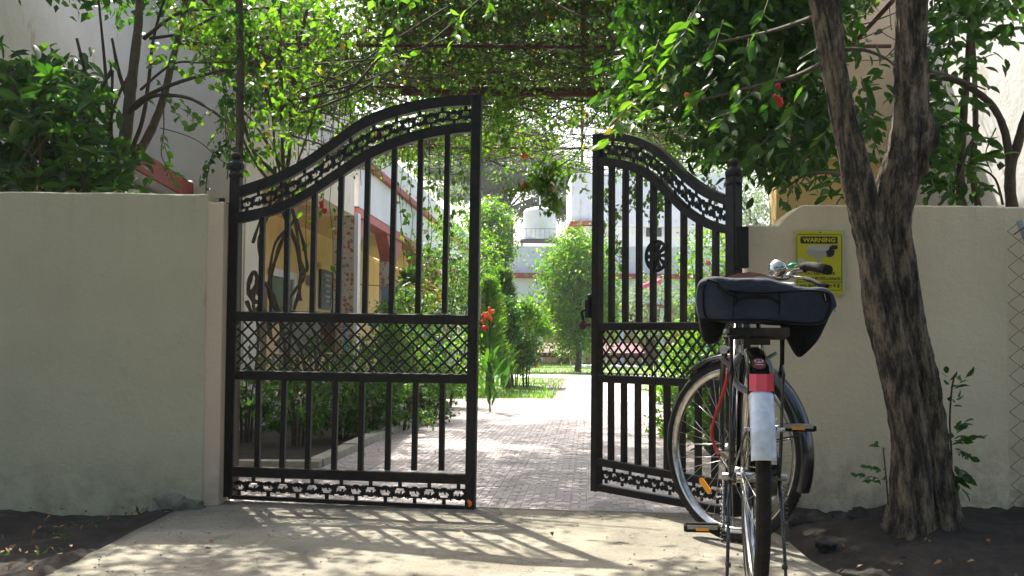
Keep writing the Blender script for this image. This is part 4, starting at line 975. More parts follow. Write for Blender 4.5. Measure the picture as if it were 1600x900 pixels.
# folded flap on top and the pale cloth behind it
rings = []
for i in range(24):
    u = i/23; px = 1146+(1243-1146)*u; yt = 444-10*math.sin(PI*min(1, u*1.1))**.8+6*u*u; c0 = at(px, yt+5, 3.06); rings.append([c0+BF*(.055*math.cos(a)*(.3+math.sin(PI*u)*.7))+Z*(.013*math.sin(a)*(.4+math.sin(PI*u)*.6)+.004*noise.noise(Vector((px*.05, a, 0)))) for a in np.linspace(0, 2*PI, 14, endpoint=False)])
MB().loft(rings).build('top_flap', 'fabric3', parent=bag)
rings = []
for i in range(12):
    u = i/11; px = 1122+(1240-1122)*u; c0 = at(px, 443+5*u, 3.22); rings.append([c0+BF*.05*math.cos(a)+Z*.012*math.sin(a) for a in np.linspace(0, 2*PI, 10, endpoint=False)])
tag(MB().loft(rings).build('folded_cloth', 'paper', origin=(bc.x, 3.22, .95)), 'pale grey folded cloth tucked behind the bag top', 'cloth')
seam2 = MB().tube([B(-.09, .070, .80), B(-.092, .071, .785), B(-.094, .069, .70)], .0035, 6).build('buckle_strap', 'fabric2', parent=bag)
# ================================================================ RIGHT TREE
TD = 4.42; tr = thing('tree', (at(1430, 790, TD).x, TD, .0), 'twisted twin-stemmed tree with rough grey bark in front of the right wall', 'tree')
def trunk(m, pts, d, seed, squash=.9, n=80, sub=16):
    P = smooth_path([(x, y, w) for x, y, w in pts], sub)
    for _ in range(1): pass
    rings = []
    for i, q in enumerate(P):
        c = at(q.x, q.y, d); R = q.z/2*d/F; ring = []
        tw = c.z*1.1
        for j in range(n):
            a = 2*PI*j/n; u = Vector((math.cos(a+tw), math.sin(a+tw), c.z*1.2+seed))
            rid = noise.noise(Vector((u.x*2.2, u.y*2.2, u.z*.55)))*.20-abs(noise.noise(Vector((u.x*4, u.y*4, u.z*1.0))))*.26-abs(noise.noise(Vector((u.x*9, u.y*9, u.z*2.6))))*.16-abs(noise.noise(Vector((u.x*18, u.y*18, u.z*7))))*.08+.07*noise.noise(Vector((u.x*3, u.y*3, u.z*7)))
            r = R*(1.10+rid); ring.append(c+Vector((math.cos(a)*r, math.sin(a)*r*squash, 0)))
        rings.append(ring)
    return m.loft(rings)
tm = MB()
trunk(tm, [(1248, -160, 42), (1268, -70, 42), (1286, 0, 43), (1301, 90, 39), (1317, 178, 37), (1333, 245, 44), (1344, 300, 50), (1356, 350, 50), (1367, 400, 50), (1380, 500, 52), (1404, 600, 52), (1421, 700, 54), (1423, 760, 62), (1421, 805, 70), (1418, 830, 80), (1414, 870, 96)], TD-.02, 0)
trunk(tm, [(1440, -160, 46), (1428, -70, 46), (1425, 0, 47), (1424, 90, 47), (1423, 178, 55), (1417, 235, 63), (1402, 290, 64), (1394, 350, 56), (1401, 400, 56), (1417, 500, 54), (1439, 600, 54), (1454, 700, 56), (1463, 760, 62), (1468, 805, 68), (1472, 830, 78), (1478, 870, 94)], TD+.05, 9)
p = at(1440, 215, TD); tm.ell(p+Vector((.012, .01, -.02)), (.035, .04, .10), 16, 12, .9, 2)
tm.build('trunk', 'bark', parent=tr)
for pts, r0 in (([(1318, 78, 4.5), (1350, 78, 4.6), (1385, 92, 4.75), (1402, 108, 4.9)], .010), ([(1300, 90, 4.5), (1240, 120, 4.9), (1160, 140, 5.3), (1060, 165, 5.6), (985, 175, 5.7)], .012), ([(1290, 20, 4.5), (1200, 50, 5.0), (1100, 70, 5.5)], .012),
                ([(1340, 275, 4.6), (1290, 270, 5.1), (1255, 275, 5.3), (1220, 300, 5.4)], .010), ([(1450, 110, 4.5), (1490, 120, 4.9), (1540, 140, 5.3)], .009), ([(1285, -40, 4.4), (1150, -160, 4.6), (960, -280, 5.0), (760, -330, 5.4)], .03), ([(1435, -100, 4.4), (1300, -300, 4.2), (1000, -420, 4.6)], .03)):
    sp = smooth_path([at(x, y, d) for x, y, d in pts], 5); MB().tube(sp, [r0*(1-.7*i/len(sp)) for i in range(len(sp))], 7).build('branch', 'vine', parent=tr)
# hanging crown, seen against the sky and the gate
reg = [(960, -60), (1310, -60), (1320, 120), (1325, 215), (1290, 245), (1240, 262), (1180, 262), (1120, 235), (1075, 205), (1020, 180), (975, 175), (950, 155), (975, 120), (1000, 60), (985, 0)]
leafmesh('crown', poly_region(reg, 4300, 5.6, 6.6, 190, .065), .085, .42, 'lf_mid', parent=tr, tmpl=LT8, droop=.9)
reg2 = [(1010, -80), (1310, -80), (1315, 190), (1270, 235), (1180, 215), (1100, 160), (1030, 90)]
leafmesh('crown', poly_region(reg2, 2500, 5.7, 6.9, 110, .09), .085, .42, 'lf_dark', parent=tr, tmpl=LT8, droop=.7)
# leaves that can be told apart along its left edge, each a leaf
me1 = leaf_proto('leaf', .088, .42, 'lf_bright'); me2 = leaf_proto('leaf', .085, .42, 'lf_mid')
for (x0, y0, d0, x1, y1, d1, n) in ((1040, 120, 5.3, 945, 150, 5.0, 10), (1040, 160, 5.3, 940, 215, 5.0, 9), (1030, 60, 5.4, 1010, 115, 5.1, 9), (1080, 20, 5.2, 1040, 100, 5.0, 10), (1100, 90, 5.2, 1015, 140, 5.0, 9), (1130, 30, 5.2, 1110, 95, 5.0, 9), (1000, 150, 5.2, 955, 190, 4.95, 9), (1120, 120, 5.1, 1075, 175, 5.0, 10),
                                 (1170, 60, 5.1, 1155, 130, 4.9, 9), (1180, 140, 5.1, 1120, 190, 4.9, 10), (1220, 90, 5.0, 1200, 160, 4.9, 9), (1250, 150, 5.0, 1210, 220, 4.9, 10), (1280, 60, 4.9, 1260, 130, 4.8, 9), (1150, 200, 5.1, 1110, 245, 5.0, 9), (1200, 215, 5.0, 1150, 262, 4.95, 10), (1300, 190, 4.9, 1260, 250, 4.8, 9), (1320, 270, 4.9, 1295, 285, 4.8, 5), (1345, 120, 5.3, 1370, 190, 5.2, 9), (1340, 165, 5.2, 1375, 235, 5.1, 8), (1095, 0, 5.1, 1065, 60, 5.0, 9), (1200, 0, 5.0, 1180, 60, 4.9, 9)):
    a, b = at(x0, y0, d0), at(x1, y1, d1); P, T = sprig(a, b, n, .03); hero(tr, me1 if x1 < 1060 else me2, P, T, up=1.0); MB().tube([a, a.lerp(b, .5), b-Z*.02], .0022, 4).build('twig', 'branch', parent=tr)
# canopy over the street side: what dapples the ramp
over = np.concatenate([blob((x, y, z), (rx, ry, .32), n) for x, y, z, rx, ry, n in ((1.0, 6.3, 3.25, .6, .4, 1300), (1.9, 6.4, 3.2, .6, .5, 1300), (1.5, 5.8, 3.3, .8, .4, 1000), (.55, 6.55, 3.1, .4, .25, 500), (1.4, 4.9, 3.1, .9, .8, 1000), (-.35, 5.45, 3.3, .9, .4, 520), (-.5, 6.1, 3.3, .7, .3, 170), (.5, 5.2, 3.2, .6, .4, 420), (.3, 4.3, 3.6, 1.2, .6, 900), (-1.4, 4.5, 3.8, 1.0, .6, 700), (1.4, 3.6, 3.9, 1.2, .7, 900), (-.6, 3.4, 4.1, 1.4, .8, 1100))])
leafmesh('crown', over, .10, .45, 'lf_mid', parent=tr, droop=.3)
# seedling at the trunk's foot, right and left
sd_ = thing('seedling', (at(1490, 790, 4.5).x, 4.5, .05), 'leafy green seedling growing up beside the trunk on its right', 'plant')
MB().tube(smooth_path([at(1484, 790, 4.5), at(1487, 720, 4.48), at(1484, 660, 4.45), at(1487, 610, 4.42), at(1492, 585, 4.4)], 4), .0035, 6).build('stem', 'vine', parent=sd_)
me3 = leaf_proto('leaf', .055, .5, 'lf_dark')
for (x0, y0, x1, y1, n) in ((1486, 612, 1480, 582, 5), (1487, 612, 1510, 586, 6), (1485, 625, 1462, 616, 4), (1486, 640, 1496, 618, 4), (1486, 690, 1525, 682, 8), (1487, 700, 1515, 712, 7), (1486, 670, 1505, 660, 5), (1488, 725, 1512, 745, 7), (1485, 700, 1495, 672, 6), (1488, 740, 1505, 765, 6)):
    P, T = sprig(at(x0, y0, 4.46), at(x1, y1, 4.4), n, .005); hero(sd_, me3, P, T, .6, 1.1, up=.6)
sd2 = thing('seedling', (at(1385, 790, 4.25).x, 4.25, .04), 'pale small-leaved seedling at the left foot of the trunk', 'plant')
MB().tube([at(1388, 790, 4.25), at(1385, 750, 4.25), at(1380, 700, 4.25)], .003, 6).build('stem', 'vine', parent=sd2)
me4 = leaf_proto('leaf', .042, .5, 'lf_mid')
for (x0, y0, x1, y1, n) in ((1385, 748, 1342, 742, 8), (1385, 735, 1355, 730, 6), (1386, 750, 1360, 752, 5), (1382, 705, 1372, 695, 3)):
    P, T = sprig(at(x0, y0, 4.25), at(x1, y1, 4.2), n, .0); hero(sd2, me4, P, T, .7, 1.1, up=1.0)
# ================================================================ LEFT HOUSE (near block with verandah)
hs = thing('house', (-3.0, 9.4, 0), 'tall grey-beige plaster house block on the left with an ochre verandah inside', 'house')
def wx(d): return wingx(d)
def wallstrip(m, d0, d1, z0, z1, off0=0, th=.22):
    """piece of the garden-facing wall between two distances"""
    return m.quadbox([(wx(d0)-th-off0, d0, z0), (wx(d0)-off0, d0, z0), (wx(d1)-off0, d1, z0), (wx(d1)-th-off0, d1, z0), (wx(d0)-th-off0, d0, z1), (wx(d0)-off0, d0, z1), (wx(d1)-off0, d1, z1), (wx(d1)-th-off0, d1, z1)])
m = MB(); m.box(-3.12, -2.98, 5.6, 9.36, -.1, 4.1); m.box(-3.12, wx(9.4)-.004, 9.36, 9.6, -.1, 4.1); wallstrip(m, 9.601, 10.1, -.1, 4.1); m.build('wall', 'house', parent=hs)
m = MB(); wallstrip(m, 10.101, 14.3, 2.32, 4.1); m.build('upper_wall', 'house', parent=hs)
MB().box(-6, wx(14.3)-.23, 14.14, 14.3, 2.32, 4.1).build('upper_wall', 'house', parent=hs)
MB().box(-6, -1.98, 9.3, 14.3, 4.105, 4.2).build('roof', 'house', parent=hs)
# sunshade ledge with red edge over the garden side
m = MB().quadbox([(-2.99, 7.6, 1.93), (-2.52, 7.6, 1.90), (-2.62, 9.3, 1.90), (-2.99, 9.3, 1.93), (-2.99, 7.6, 2.05), (-2.52, 7.6, 2.0), (-2.62, 9.3, 2.0), (-2.99, 9.3, 2.05)]); m.build('sunshade', 'white', parent=hs)
m = MB().quadbox([(-2.519, 7.58, 1.89), (-2.495, 7.58, 1.89), (-2.595, 9.32, 1.89), (-2.619, 9.32, 1.89), (-2.519, 7.58, 2.03), (-2.495, 7.58, 2.03), (-2.595, 9.32, 2.03), (-2.619, 9.32, 2.03)]); m.build('sunshade_edge', 'red', parent=hs)
MB().box(-2.978, -2.75, 8.0, 9.2, 1.45, 1.88).build('window_box', 'white', parent=hs)
# verandah inside: ochre back wall, soffit, floor
def inner(d0, d1, z0, z1, off, th=.15): return [(wx(d0)-off-th, d0, z0), (wx(d0)-off, d0, z0), (wx(d1)-off, d1, z0), (wx(d1)-off-th, d1, z0), (wx(d0)-off-th, d0, z1), (wx(d0)-off, d0, z1), (wx(d1)-off, d1, z1), (wx(d1)-off-th, d1, z1)]
MB().quadbox(inner(9.6, 24.0, -.05, 2.9, 1.45)).build('back_wall', 'yellow', parent=hs)
MB().quadbox(inner(9.62, 14.3, 2.42, 2.5, .225, 1.2)).build('ceiling', 'yellow', parent=hs)
MB().quadbox(inner(9.62, 30.0, -.03, .18, .0, 1.45)).build('plinth', 'sill', parent=hs)
bn = Vector((1, -.055, 0)).normalized(); bp = Vector((wx(15)-1.45, 15, 0))
def backq(x0, y0, x1, y1, out, mat, name, label=None):
    c = [hit(x0, y1, bp, bn), hit(x1, y1, bp, bn), hit(x1, y0, bp, bn), hit(x0, y0, bp, bn)]
    zb = min(c[0].z, c[1].z); zt = max(c[2].z, c[3].z); c = [Vector((c[0].x, c[0].y, zb)), Vector((c[1].x, c[1].y, zb)), Vector((c[1].x, c[1].y, zt)), Vector((c[0].x, c[0].y, zt))]
    return MB().prism([p+bn*out for p in c], bn, .04).build(name, mat, parent=hs, label=label)
backq(399, 440, 411, 600, .02, 'wood', 'door', 'brown wooden door seen through the left gate bars')
backq(420, 430, 452, 505, .02, 'glass', 'window'); backq(417, 427, 455, 429.5, .05, 'white', 'window_frame'); backq(452.5, 427, 455, 508, .05, 'white', 'window_frame')
backq(497, 420, 514, 482, .03, 'darkboard', 'notice_board', 'dark blue-grey notice board on the ochre wall'); backq(495, 417.5, 516, 419.5, .05, 'yellow', 'board_frame')
for k_, (yy, w_) in enumerate(((430, 10), (437, 7), (446, 9), (455, 6), (463, 9), (470, 7))): backq(505.5-w_/2, yy, 505.5+w_/2, yy+1.2, .055, 'paper', 'notice_line')
backq(516.5, 422, 521, 500, .02, 'glass', 'doorway'); backq(478, 432, 484, 446, .04, 'paper', 'meter_box')
backq(362, 440, 392, 600, .02, 'wood', 'door')
# mosaic column at the corner
def col_at(d, w, z1, mat, parent, name, off=0):
    return MB().box(wx(d)-w-off, wx(d)-off, d-w/2, d+w/2, -.05, z1).build(name, mat, parent=parent)
col_at(14.42, .25, 2.32, 'mosaic', hs, 'mosaic_column')
MB().box(wx(14.42)-.0, wx(14.42)+.045, 14.30, 14.54, -.05, 2.36).build('column_edge', 'white', parent=hs)
# ================================================================ WING with arches receding
wg = thing('house_wing', (wx(20), 20, 0), 'long whitewashed single-storey wing with red bands and arched verandah bays', 'building')
DE = 40.0
m = MB(); wallstrip(m, 14.56, DE, 2.47, 3.03); m.build('beam', 'white', parent=wg)
m = MB(); wallstrip(m, 14.56, DE, 2.34, 2.45, -.012); m.build('beam_band', 'pink', parent=wg)
m = MB(); wallstrip(m, 14.30, DE, 3.03, 3.12, -.07, .31); m.build('cornice', 'red', parent=wg)
m = MB(); wallstrip(m, 14.31, DE, 3.145, 3.62, .10, .15); m.build('parapet', 'white', parent=wg)
MB().quadbox(inner(14.56, DE, 2.50, 2.56, .225, 1.2)).build('ceiling', 'yellow', parent=wg)
k = 0
for d in np.arange(17.6, DE, 3.1):
    col_at(d, .22, 2.34, 'mosaic' if k == 0 else 'white', wg, 'column', .01); k += 1
for d in list(np.arange(14.56, DE-1, 3.1)):
    for (a, b) in ((d+.14, d+.85), (d+3.1-.14, d+2.35)):
        y = lambda t: Vector((wx(t)-.11, t, 0))
        MB().prism([y(a)+Z*2.339, y(b)+Z*2.339, y(a)+Z*1.95], bn, .18).build('arch_haunch', 'pink' , parent=wg)
MB().quadbox(inner(24.02, DE, -.05, 2.5, 1.45)).build('back_wall', 'yellow', parent=wg)
for d in (25, 29, 33): MB().quadbox([tuple(Vector(p)) for p in inner(d, d+1.2, .9, 1.9, 1.41, .06)]).build('window', 'glass', parent=wg)
MB().tube([at(733, 388, 22), at(733, 368, 22), at(741, 368, 22)], .012, 6).build('roof_hook', 'white', parent=wg)
# ================================================================ FAR BUILDING
DB = 41.0
fb = thing('main_building', (1, DB, 0), 'pale blue-white building with red floor bands closing the far end of the garden', 'building')
def fx(px, d=DB): return (px-800)*d/F
def fz(py, d=DB): return EYE+(HORIZON-py)*d/F
def fbox(x0, x1, y0, y1, d0, d1, mat, name, parent=fb, label=None): return MB().box(fx(x0, d0), fx(x1, d0), d0, d1, fz(y1, d0), fz(y0, d0)).build(name, mat, parent=parent, label=label)
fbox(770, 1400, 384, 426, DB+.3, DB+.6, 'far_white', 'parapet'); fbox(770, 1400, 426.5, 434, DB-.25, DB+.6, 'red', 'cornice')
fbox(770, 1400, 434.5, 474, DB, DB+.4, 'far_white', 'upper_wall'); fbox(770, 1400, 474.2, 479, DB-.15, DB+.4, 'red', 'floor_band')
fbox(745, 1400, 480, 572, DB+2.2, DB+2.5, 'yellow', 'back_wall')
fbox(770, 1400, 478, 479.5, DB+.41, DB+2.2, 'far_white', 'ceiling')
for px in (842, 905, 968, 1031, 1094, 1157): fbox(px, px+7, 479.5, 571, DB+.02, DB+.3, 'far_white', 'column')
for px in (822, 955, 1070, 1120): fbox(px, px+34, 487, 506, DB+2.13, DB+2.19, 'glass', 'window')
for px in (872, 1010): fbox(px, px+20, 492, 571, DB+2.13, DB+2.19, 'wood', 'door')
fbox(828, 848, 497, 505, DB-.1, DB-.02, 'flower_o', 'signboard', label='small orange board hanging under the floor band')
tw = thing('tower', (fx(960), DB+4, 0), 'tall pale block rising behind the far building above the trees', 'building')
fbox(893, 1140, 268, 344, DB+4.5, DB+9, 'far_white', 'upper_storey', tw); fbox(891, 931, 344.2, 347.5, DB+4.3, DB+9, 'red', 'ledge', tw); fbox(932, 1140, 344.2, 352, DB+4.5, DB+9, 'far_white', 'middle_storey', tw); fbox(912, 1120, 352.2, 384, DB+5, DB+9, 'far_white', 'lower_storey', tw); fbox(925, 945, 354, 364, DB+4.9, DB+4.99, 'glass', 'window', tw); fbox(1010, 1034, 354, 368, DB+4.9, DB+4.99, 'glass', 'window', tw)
# water tanks on stands
def tank(px, py0, py1, w, d, label):
    c = Vector((fx(px, d), d, fz(py1, d))); h = fz(py0, d)-c.z; r = w/2*d/F
    t = thing('water_tank', c, label, 'water tank', 'rooftop water tanks')
    prof = [(r*.98, 0), (r, .03)]+[(r*(1+.012*(k % 2)), .03+h*.84*k/16) for k in range(1, 17)]+[(r*.9, h*.93), (r*.4, h), (0, h)]
    MB().lathe(prof, c, Z, 32).build('tank_body', 'tank', parent=t)
    m = MB().box(c.x-r*1.2, c.x+r*1.2, d-r, d+r, c.z-.07, c.z-.01); m.build('platform', 'darkboard', parent=t)
    for sx in (-1, 1):
        for sy in (-1, 1): MB().box(c.x+sx*r*1.1-.03, c.x+sx*r*1.1+.03, d+sy*r*.9-.03, d+sy*r*.9+.03, c.z-.55, c.z-.101).build('leg', 'rust', parent=t)
    MB().tube([(c.x, d, c.z+h), (c.x, d, c.z+h+.4)], .025, 6).build('vent_pipe', 'tank', parent=t)
    m = MB(); 
    for q in range(9): m.tube([(c.x-r*1.1+q*r*2.2/8, d-r-.05, c.z), (c.x-r*1.1+q*r*2.2/8, d-r-.05, c.z+h*.30)], .009, 4)
    m.tube([(c.x-r*1.1, d-r-.05, c.z+h*.30), (c.x+r*1.1, d-r-.05, c.z+h*.30)], .014, 4); m.build('guard_rail', 'steel', parent=t)
tank(843, 323, 375, 51, DB+1.5, 'round white ribbed water tank on the roof, in the gap between the gate leaves')
tank(1108, 360, 384, 34, DB+2, 'smaller pale tank on the roof seen behind the right gate bars')
m = MB().box(fx(792), fx(885), DB+.3, DB+.36, fz(377), fz(375.5)); tag(m.build('roof_pipe', 'rust', origin=(fx(840), DB, fz(377))), 'thin rusty pipe running along the far roof edge under the tank', 'pipe')
# maroon awnings
for (x0, x1, lab) in ((838, 896, 'maroon awning with white front leg beside the big shrub'), (944, 1008, 'maroon awning seen through the lattice of the right gate')):
    d = 36; a = thing('awning', (fx((x0+x1)/2, d), d, 0), lab, 'awning', 'maroon awnings')
    m = MB().quadbox([(fx(x0, d), d, fz(553, d)), (fx(x1, d), d, fz(553, d)), (fx(x1-5, d), d+1.2, fz(537, d)), (fx(x0-2, d), d+1.2, fz(537, d)), (fx(x0, d), d, fz(552, d)+.03), (fx(x1, d), d, fz(552, d)+.03), (fx(x1-5, d), d+1.2, fz(537, d)+.03), (fx(x0-2, d), d+1.2, fz(537, d)+.03)])
    m.build('canopy', 'awning', parent=a); MB().box(fx(x0, d), fx(x1, d), d-.03, d-.005, fz(558, d), fz(552, d)).build('valance', 'awning', parent=a)
    for px in (x0+3, x1-5): MB().box(fx(px, d), fx(px+1.8, d), d+.0, d+.04, -.02, fz(553, d)).build('leg', 'white', parent=a)
# white stones edging the lawn
for k, px in enumerate((905, 918, 930, 962, 976, 990)): 
    d = 34; tag(MB().ell((fx(px, d), d, .02), (.16, .12, .1), 8, 5, .5, k).build('edge_stone', 'white', origin=(fx(px, d), d, 0)), ('leftmost', 'second from left', 'third from left', 'third from right', 'second from right', 'rightmost')[k]+' of the pale rounded stones edging the far lawn', 'stone', 'pale stones edging the far lawn')
# blue garden swing / pipe frames
def pipeframe(pts, r, mat, label, cat, name='pipe_frame'):
    t = thing(name, pts[0][0], label, cat)
    for p in pts: MB().tube(p, r, 6).build('pipe', mat, parent=t)
    return t
d = 22
t = pipeframe([[at(792, 537, d), at(834, 548, d)], [at(834, 548, d), at(832, 575, d)], [at(803, 545, d), at(808, 578, d)], [at(803, 545, d), at(832, 560, d), at(806, 566, d)], [at(815, 541, d), at(822, 574, d)], [at(808, 560, d), at(832, 552, d)]], .022, 'bluepipe', 'tangled bright blue pipe play frame on the lawn left of the awning', 'play frame')
m = MB().box(at(826, 560, 22).x, at(846, 560, 22).x, 22.05, 22.5, at(840, 566, 22).z, at(840, 562, 22).z); m.build('seat', 'yellowpipe', parent=t)
MB().box(at(829, 560, 22).x, at(842, 560, 22).x, 22.1, 22.4, at(840, 575, 22).z, at(840, 568, 22).z).build('seat', 'yellowpipe', parent=t)
d = 15; pipeframe([[at(1056, 542, d), at(1112, 529, d)], [at(1058, 541, d), at(1058, 592, d)], [at(1076, 537, d), at(1076, 590, d)], [at(1104, 531, d), at(1106, 590, d)]], .02, 'bluepipe', 'blue pipe railing behind the lattice of the right gate', 'railing')
d = 13; pipeframe([[at(575, 507, d), at(640, 513, d), at(690, 530, d)], [at(690, 530, d), at(690, 580, d)], [at(540, 505, d), at(540, 590, d)]], .016, 'bluepipe', 'blue pipe handrail behind the lattice of the left gate', 'railing')
# towel on a line in front of the verandah
d = 15.2; a, b = at(596, 449, d), at(622, 452, d)
m = MB(); rings = []
for i in range(15):
    u = i/14; p = a.lerp(b, u); w = .03*math.sin(u*17)+.015*math.sin(u*41); L = .33+.05*math.sin(u*7)
    rings.append([p+Vector((0, w*q, -L*q))+Vector((0, .0, 0)) for q in np.linspace(0, 1, 8)])
m.loft(rings, cap=False, closed=False)
for r in [rings]: m.loft([[p+Vector((0, .012, 0)) for p in q] for q in r], cap=False, closed=False)
tag(m.build('towel', 'towel', origin=a), 'pale blue towel hanging in front of the mosaic column', 'towel')
tag(MB().tube([at(552, 444, 15.3), at(700, 452, 15.2)], .006, 5).build('clothes_line', 'steel', origin=at(552, 444, 15.3)), 'thin line holding the blue towel by the verandah', 'line')
d = 15.6; tb = thing('bench', at(640, 560, d), 'dark slatted table by the verandah behind the towel', 'table')
MB().box(at(590, 470, d).x, at(668, 470, d).x, d, d+.5, .86, .9).build('table_top', 'darkboard', parent=tb)
for px in (592, 612, 640, 664): MB().box(at(px, 470, d).x, at(px, 470, d).x+.04, d+.01, d+.05, -.02, .86).build('leg', 'darkboard', parent=tb)
# plastic chairs behind the lattice
for px, mt, lab in ((462, 'paper', 'white plastic chair on the verandah, left one'), (488, 'wood', 'brown chair on the verandah beside the white one')):
    d = 11.2 if px < 470 else 11.6; c = at(px, 560, d); c.z = .18; ch = thing('chair', c, lab, 'chair')
    MB().box(c.x-.2, c.x+.2, d-.2, d+.2, .60, .63).build('seat', mt, parent=ch); MB().box(c.x-.2, c.x+.2, d+.18, d+.21, .64, 1.05).build('backrest', mt, parent=ch)
    for sx in (-1, 1):
        for sy in (-1, 1): MB().box(c.x+sx*.18-.015, c.x+sx*.18+.015, d+sy*.17-.015, d+sy*.17+.015, .18, .6).build('leg', mt, parent=ch)
# ================================================================ RIGHT HOUSE behind the wall
rh = thing('house', (2.9, 7.4, 0), 'right-hand house with whitewashed side wall and beige and ochre front behind the tree', 'house')
m = MB().quadbox([(2.93, 5.15, -.1), (3.1, 5.15, -.1), (3.1, 8.0, -.1), (2.78, 8.0, -.1), (2.93, 5.15, 5.4), (3.1, 5.15, 5.4), (3.1, 8.0, 5.4), (2.78, 8.0, 5.4)]); m.build('side_wall', 'white', parent=rh)
MB().box(1.84, 2.775, 8.0, 8.2, -.1, 2.08).build('front_wall', 'yellow', parent=rh); MB().box(1.86, 2.775, 8.0, 8.2, 2.083, 3.35).build('upper_wall', 'beige', parent=rh)
MB().box(1.80, 2.775, 7.95, 7.998, 2.04, 2.12).build('ledge', 'beige', parent=rh)
MB().box(2.5, 3.2, 5.15, 8.2, 5.4, 5.5).build('roof', 'white', parent=rh)
# ================================================================ PERGOLA
pg = thing('pergola', (0, 9, 2.8), 'rusty pipe pergola over the driveway carrying the flowering creeper', 'pergola')
for d, x0, x1 in ((7.85, -2.3, 2.6), (9.15, -2.2, 2.6), (12.0, -2.0, 3.1)): MB().tube([(x0, d, 2.80), ((x0+x1)/2, d, 2.79), (x1, d, 2.81)], .014, 8).build('cross_pipe', 'rust', parent=pg)
MB().tube(smooth_path([(-.9, 9.18, 2.76), (.2, 9.17, 2.755), (1.0, 9.12, 2.745), (1.5, 9.05, 2.70)], 5), .03, 8).build('cross_pipe', 'rust', parent=pg)
for x in (-1.9, .42, 2.3): MB().tube([(x, 6.9, 2.84), (x+.07*5.5, 13.3, 2.85)], .015, 8).build('long_pipe', 'rust', parent=pg)
for x, d in ((2.55, 9.15), (3.0, 12.0), (2.4, 7.0), (3.15, 13.2)): MB().tube([(x, d, -.02), (x, d, 2.8)], .03, 8).build('post', 'rust', parent=pg)
cv = thing('creeper', (0, 9, 2.8), 'dense flowering creeper covering the pergola overhead with hanging trailing shoots', 'climbing plant')
def fbm(x, y): return noise.noise(Vector((x*.9, y*.9, 5)))+.6*noise.noise(Vector((x*2.3, y*2.3, 9)))
P = []
while len(P) < 64000:
    y = 6.95+6.35*random.random()**1.25; x = random.uniform(-2.3, 3.2+.05*(y-6))
    if x > 2.25 and y < 9.2: continue
    f = fbm(x, y)
    if f < (-.46 if y < 9.5 else -.10+.25*noise.noise(Vector((x*5, y*5, 1)))): continue
    if x < -1.0 and y < 7.7 and random.random() < .7: continue
    if x < -1.0 and y < 7.2 and random.random() < .5: continue
    P.append((x, y, 2.86+.10*noise.noise(Vector((x*1.5, y*1.5, 2)))+abs(random.gauss(0, .10))-.04))
leafmesh('foliage', P, .052, .55, 'lf_vine', parent=cv, droop=.6)
P2 = []
while len(P2) < 16000:
    y = random.uniform(6.95, 10.5); x = random.uniform(-.9, 2.2)
    if noise.noise(Vector((x*1.3, y*1.3, 15))) > -.12: P2.append((x, y, 2.98+random.gauss(0, .05)))
leafmesh('foliage', P2, .055, .55, 'lf_mid', parent=cv)
# dead brown strings and stems hanging under the top
m = MB()
for _ in range(520):
    x = random.uniform(-1.6, 2.6); y = random.uniform(7.0, 13.0); a = random.uniform(0, 2*PI); L = random.uniform(.3, 1.1)
    m.tube(smooth_path([(x, y, 2.78), (x+L*.4*math.cos(a), y+L*.4*math.sin(a), 2.74-random.random()*.1), (x+L*math.cos(a), y+L*math.sin(a), 2.80)], 3), random.uniform(.002, .006), 3)
m.build('stems', 'vine', parent=cv, kind='stuff')
# fringe of trailing growth
tr_pts = []; m = MB()
def trail(x, y, z0, L, n, sw=.05, dens=1.0):
    q = Vector((x, y, z0)); pts = [q.copy()]
    for i in range(8):
        q = q+Vector((random.gauss(0, sw), random.gauss(0, sw), -L/8)); pts.append(q.copy())
    m.tube(pts, [.004*(1-.08*i) for i in range(9)], 3)
    for i in range(n):
        t = random.random()**.8*8; a = int(min(7, t)); p = pts[a].lerp(pts[a+1], t-a); tr_pts.append((p.x+random.gauss(0, .03), p.y+random.gauss(0, .03), p.z+random.gauss(0, .02)))
for _ in range(120):
    y = random.uniform(11.0, 13.2); px = random.uniform(560, 1120); x = (px-800)*y/F
    trail(x, y, 2.82, random.uniform(.05, .22)+(.20 if 760 < px < 930 else 0)*random.random(), random.randint(8, 26))
for _ in range(70):
    y = random.uniform(8, 10.5); px = random.uniform(400, 1250); trail((px-800)*y/F, y, 2.8, random.uniform(.05, .2), random.randint(15, 45))
for px, y, y1, n in ((800, 9.2, 232, 150), (815, 9.0, 200, 90), (783, 9.6, 225, 80), (838, 9.5, 210, 60), (560, 10.5, 225, 50), (590, 11, 240, 60)):
    p = at(px, 120, y); z1 = at(px, y1, y).z; trail(p.x, y, 2.8, 2.8-z1, n, .03)
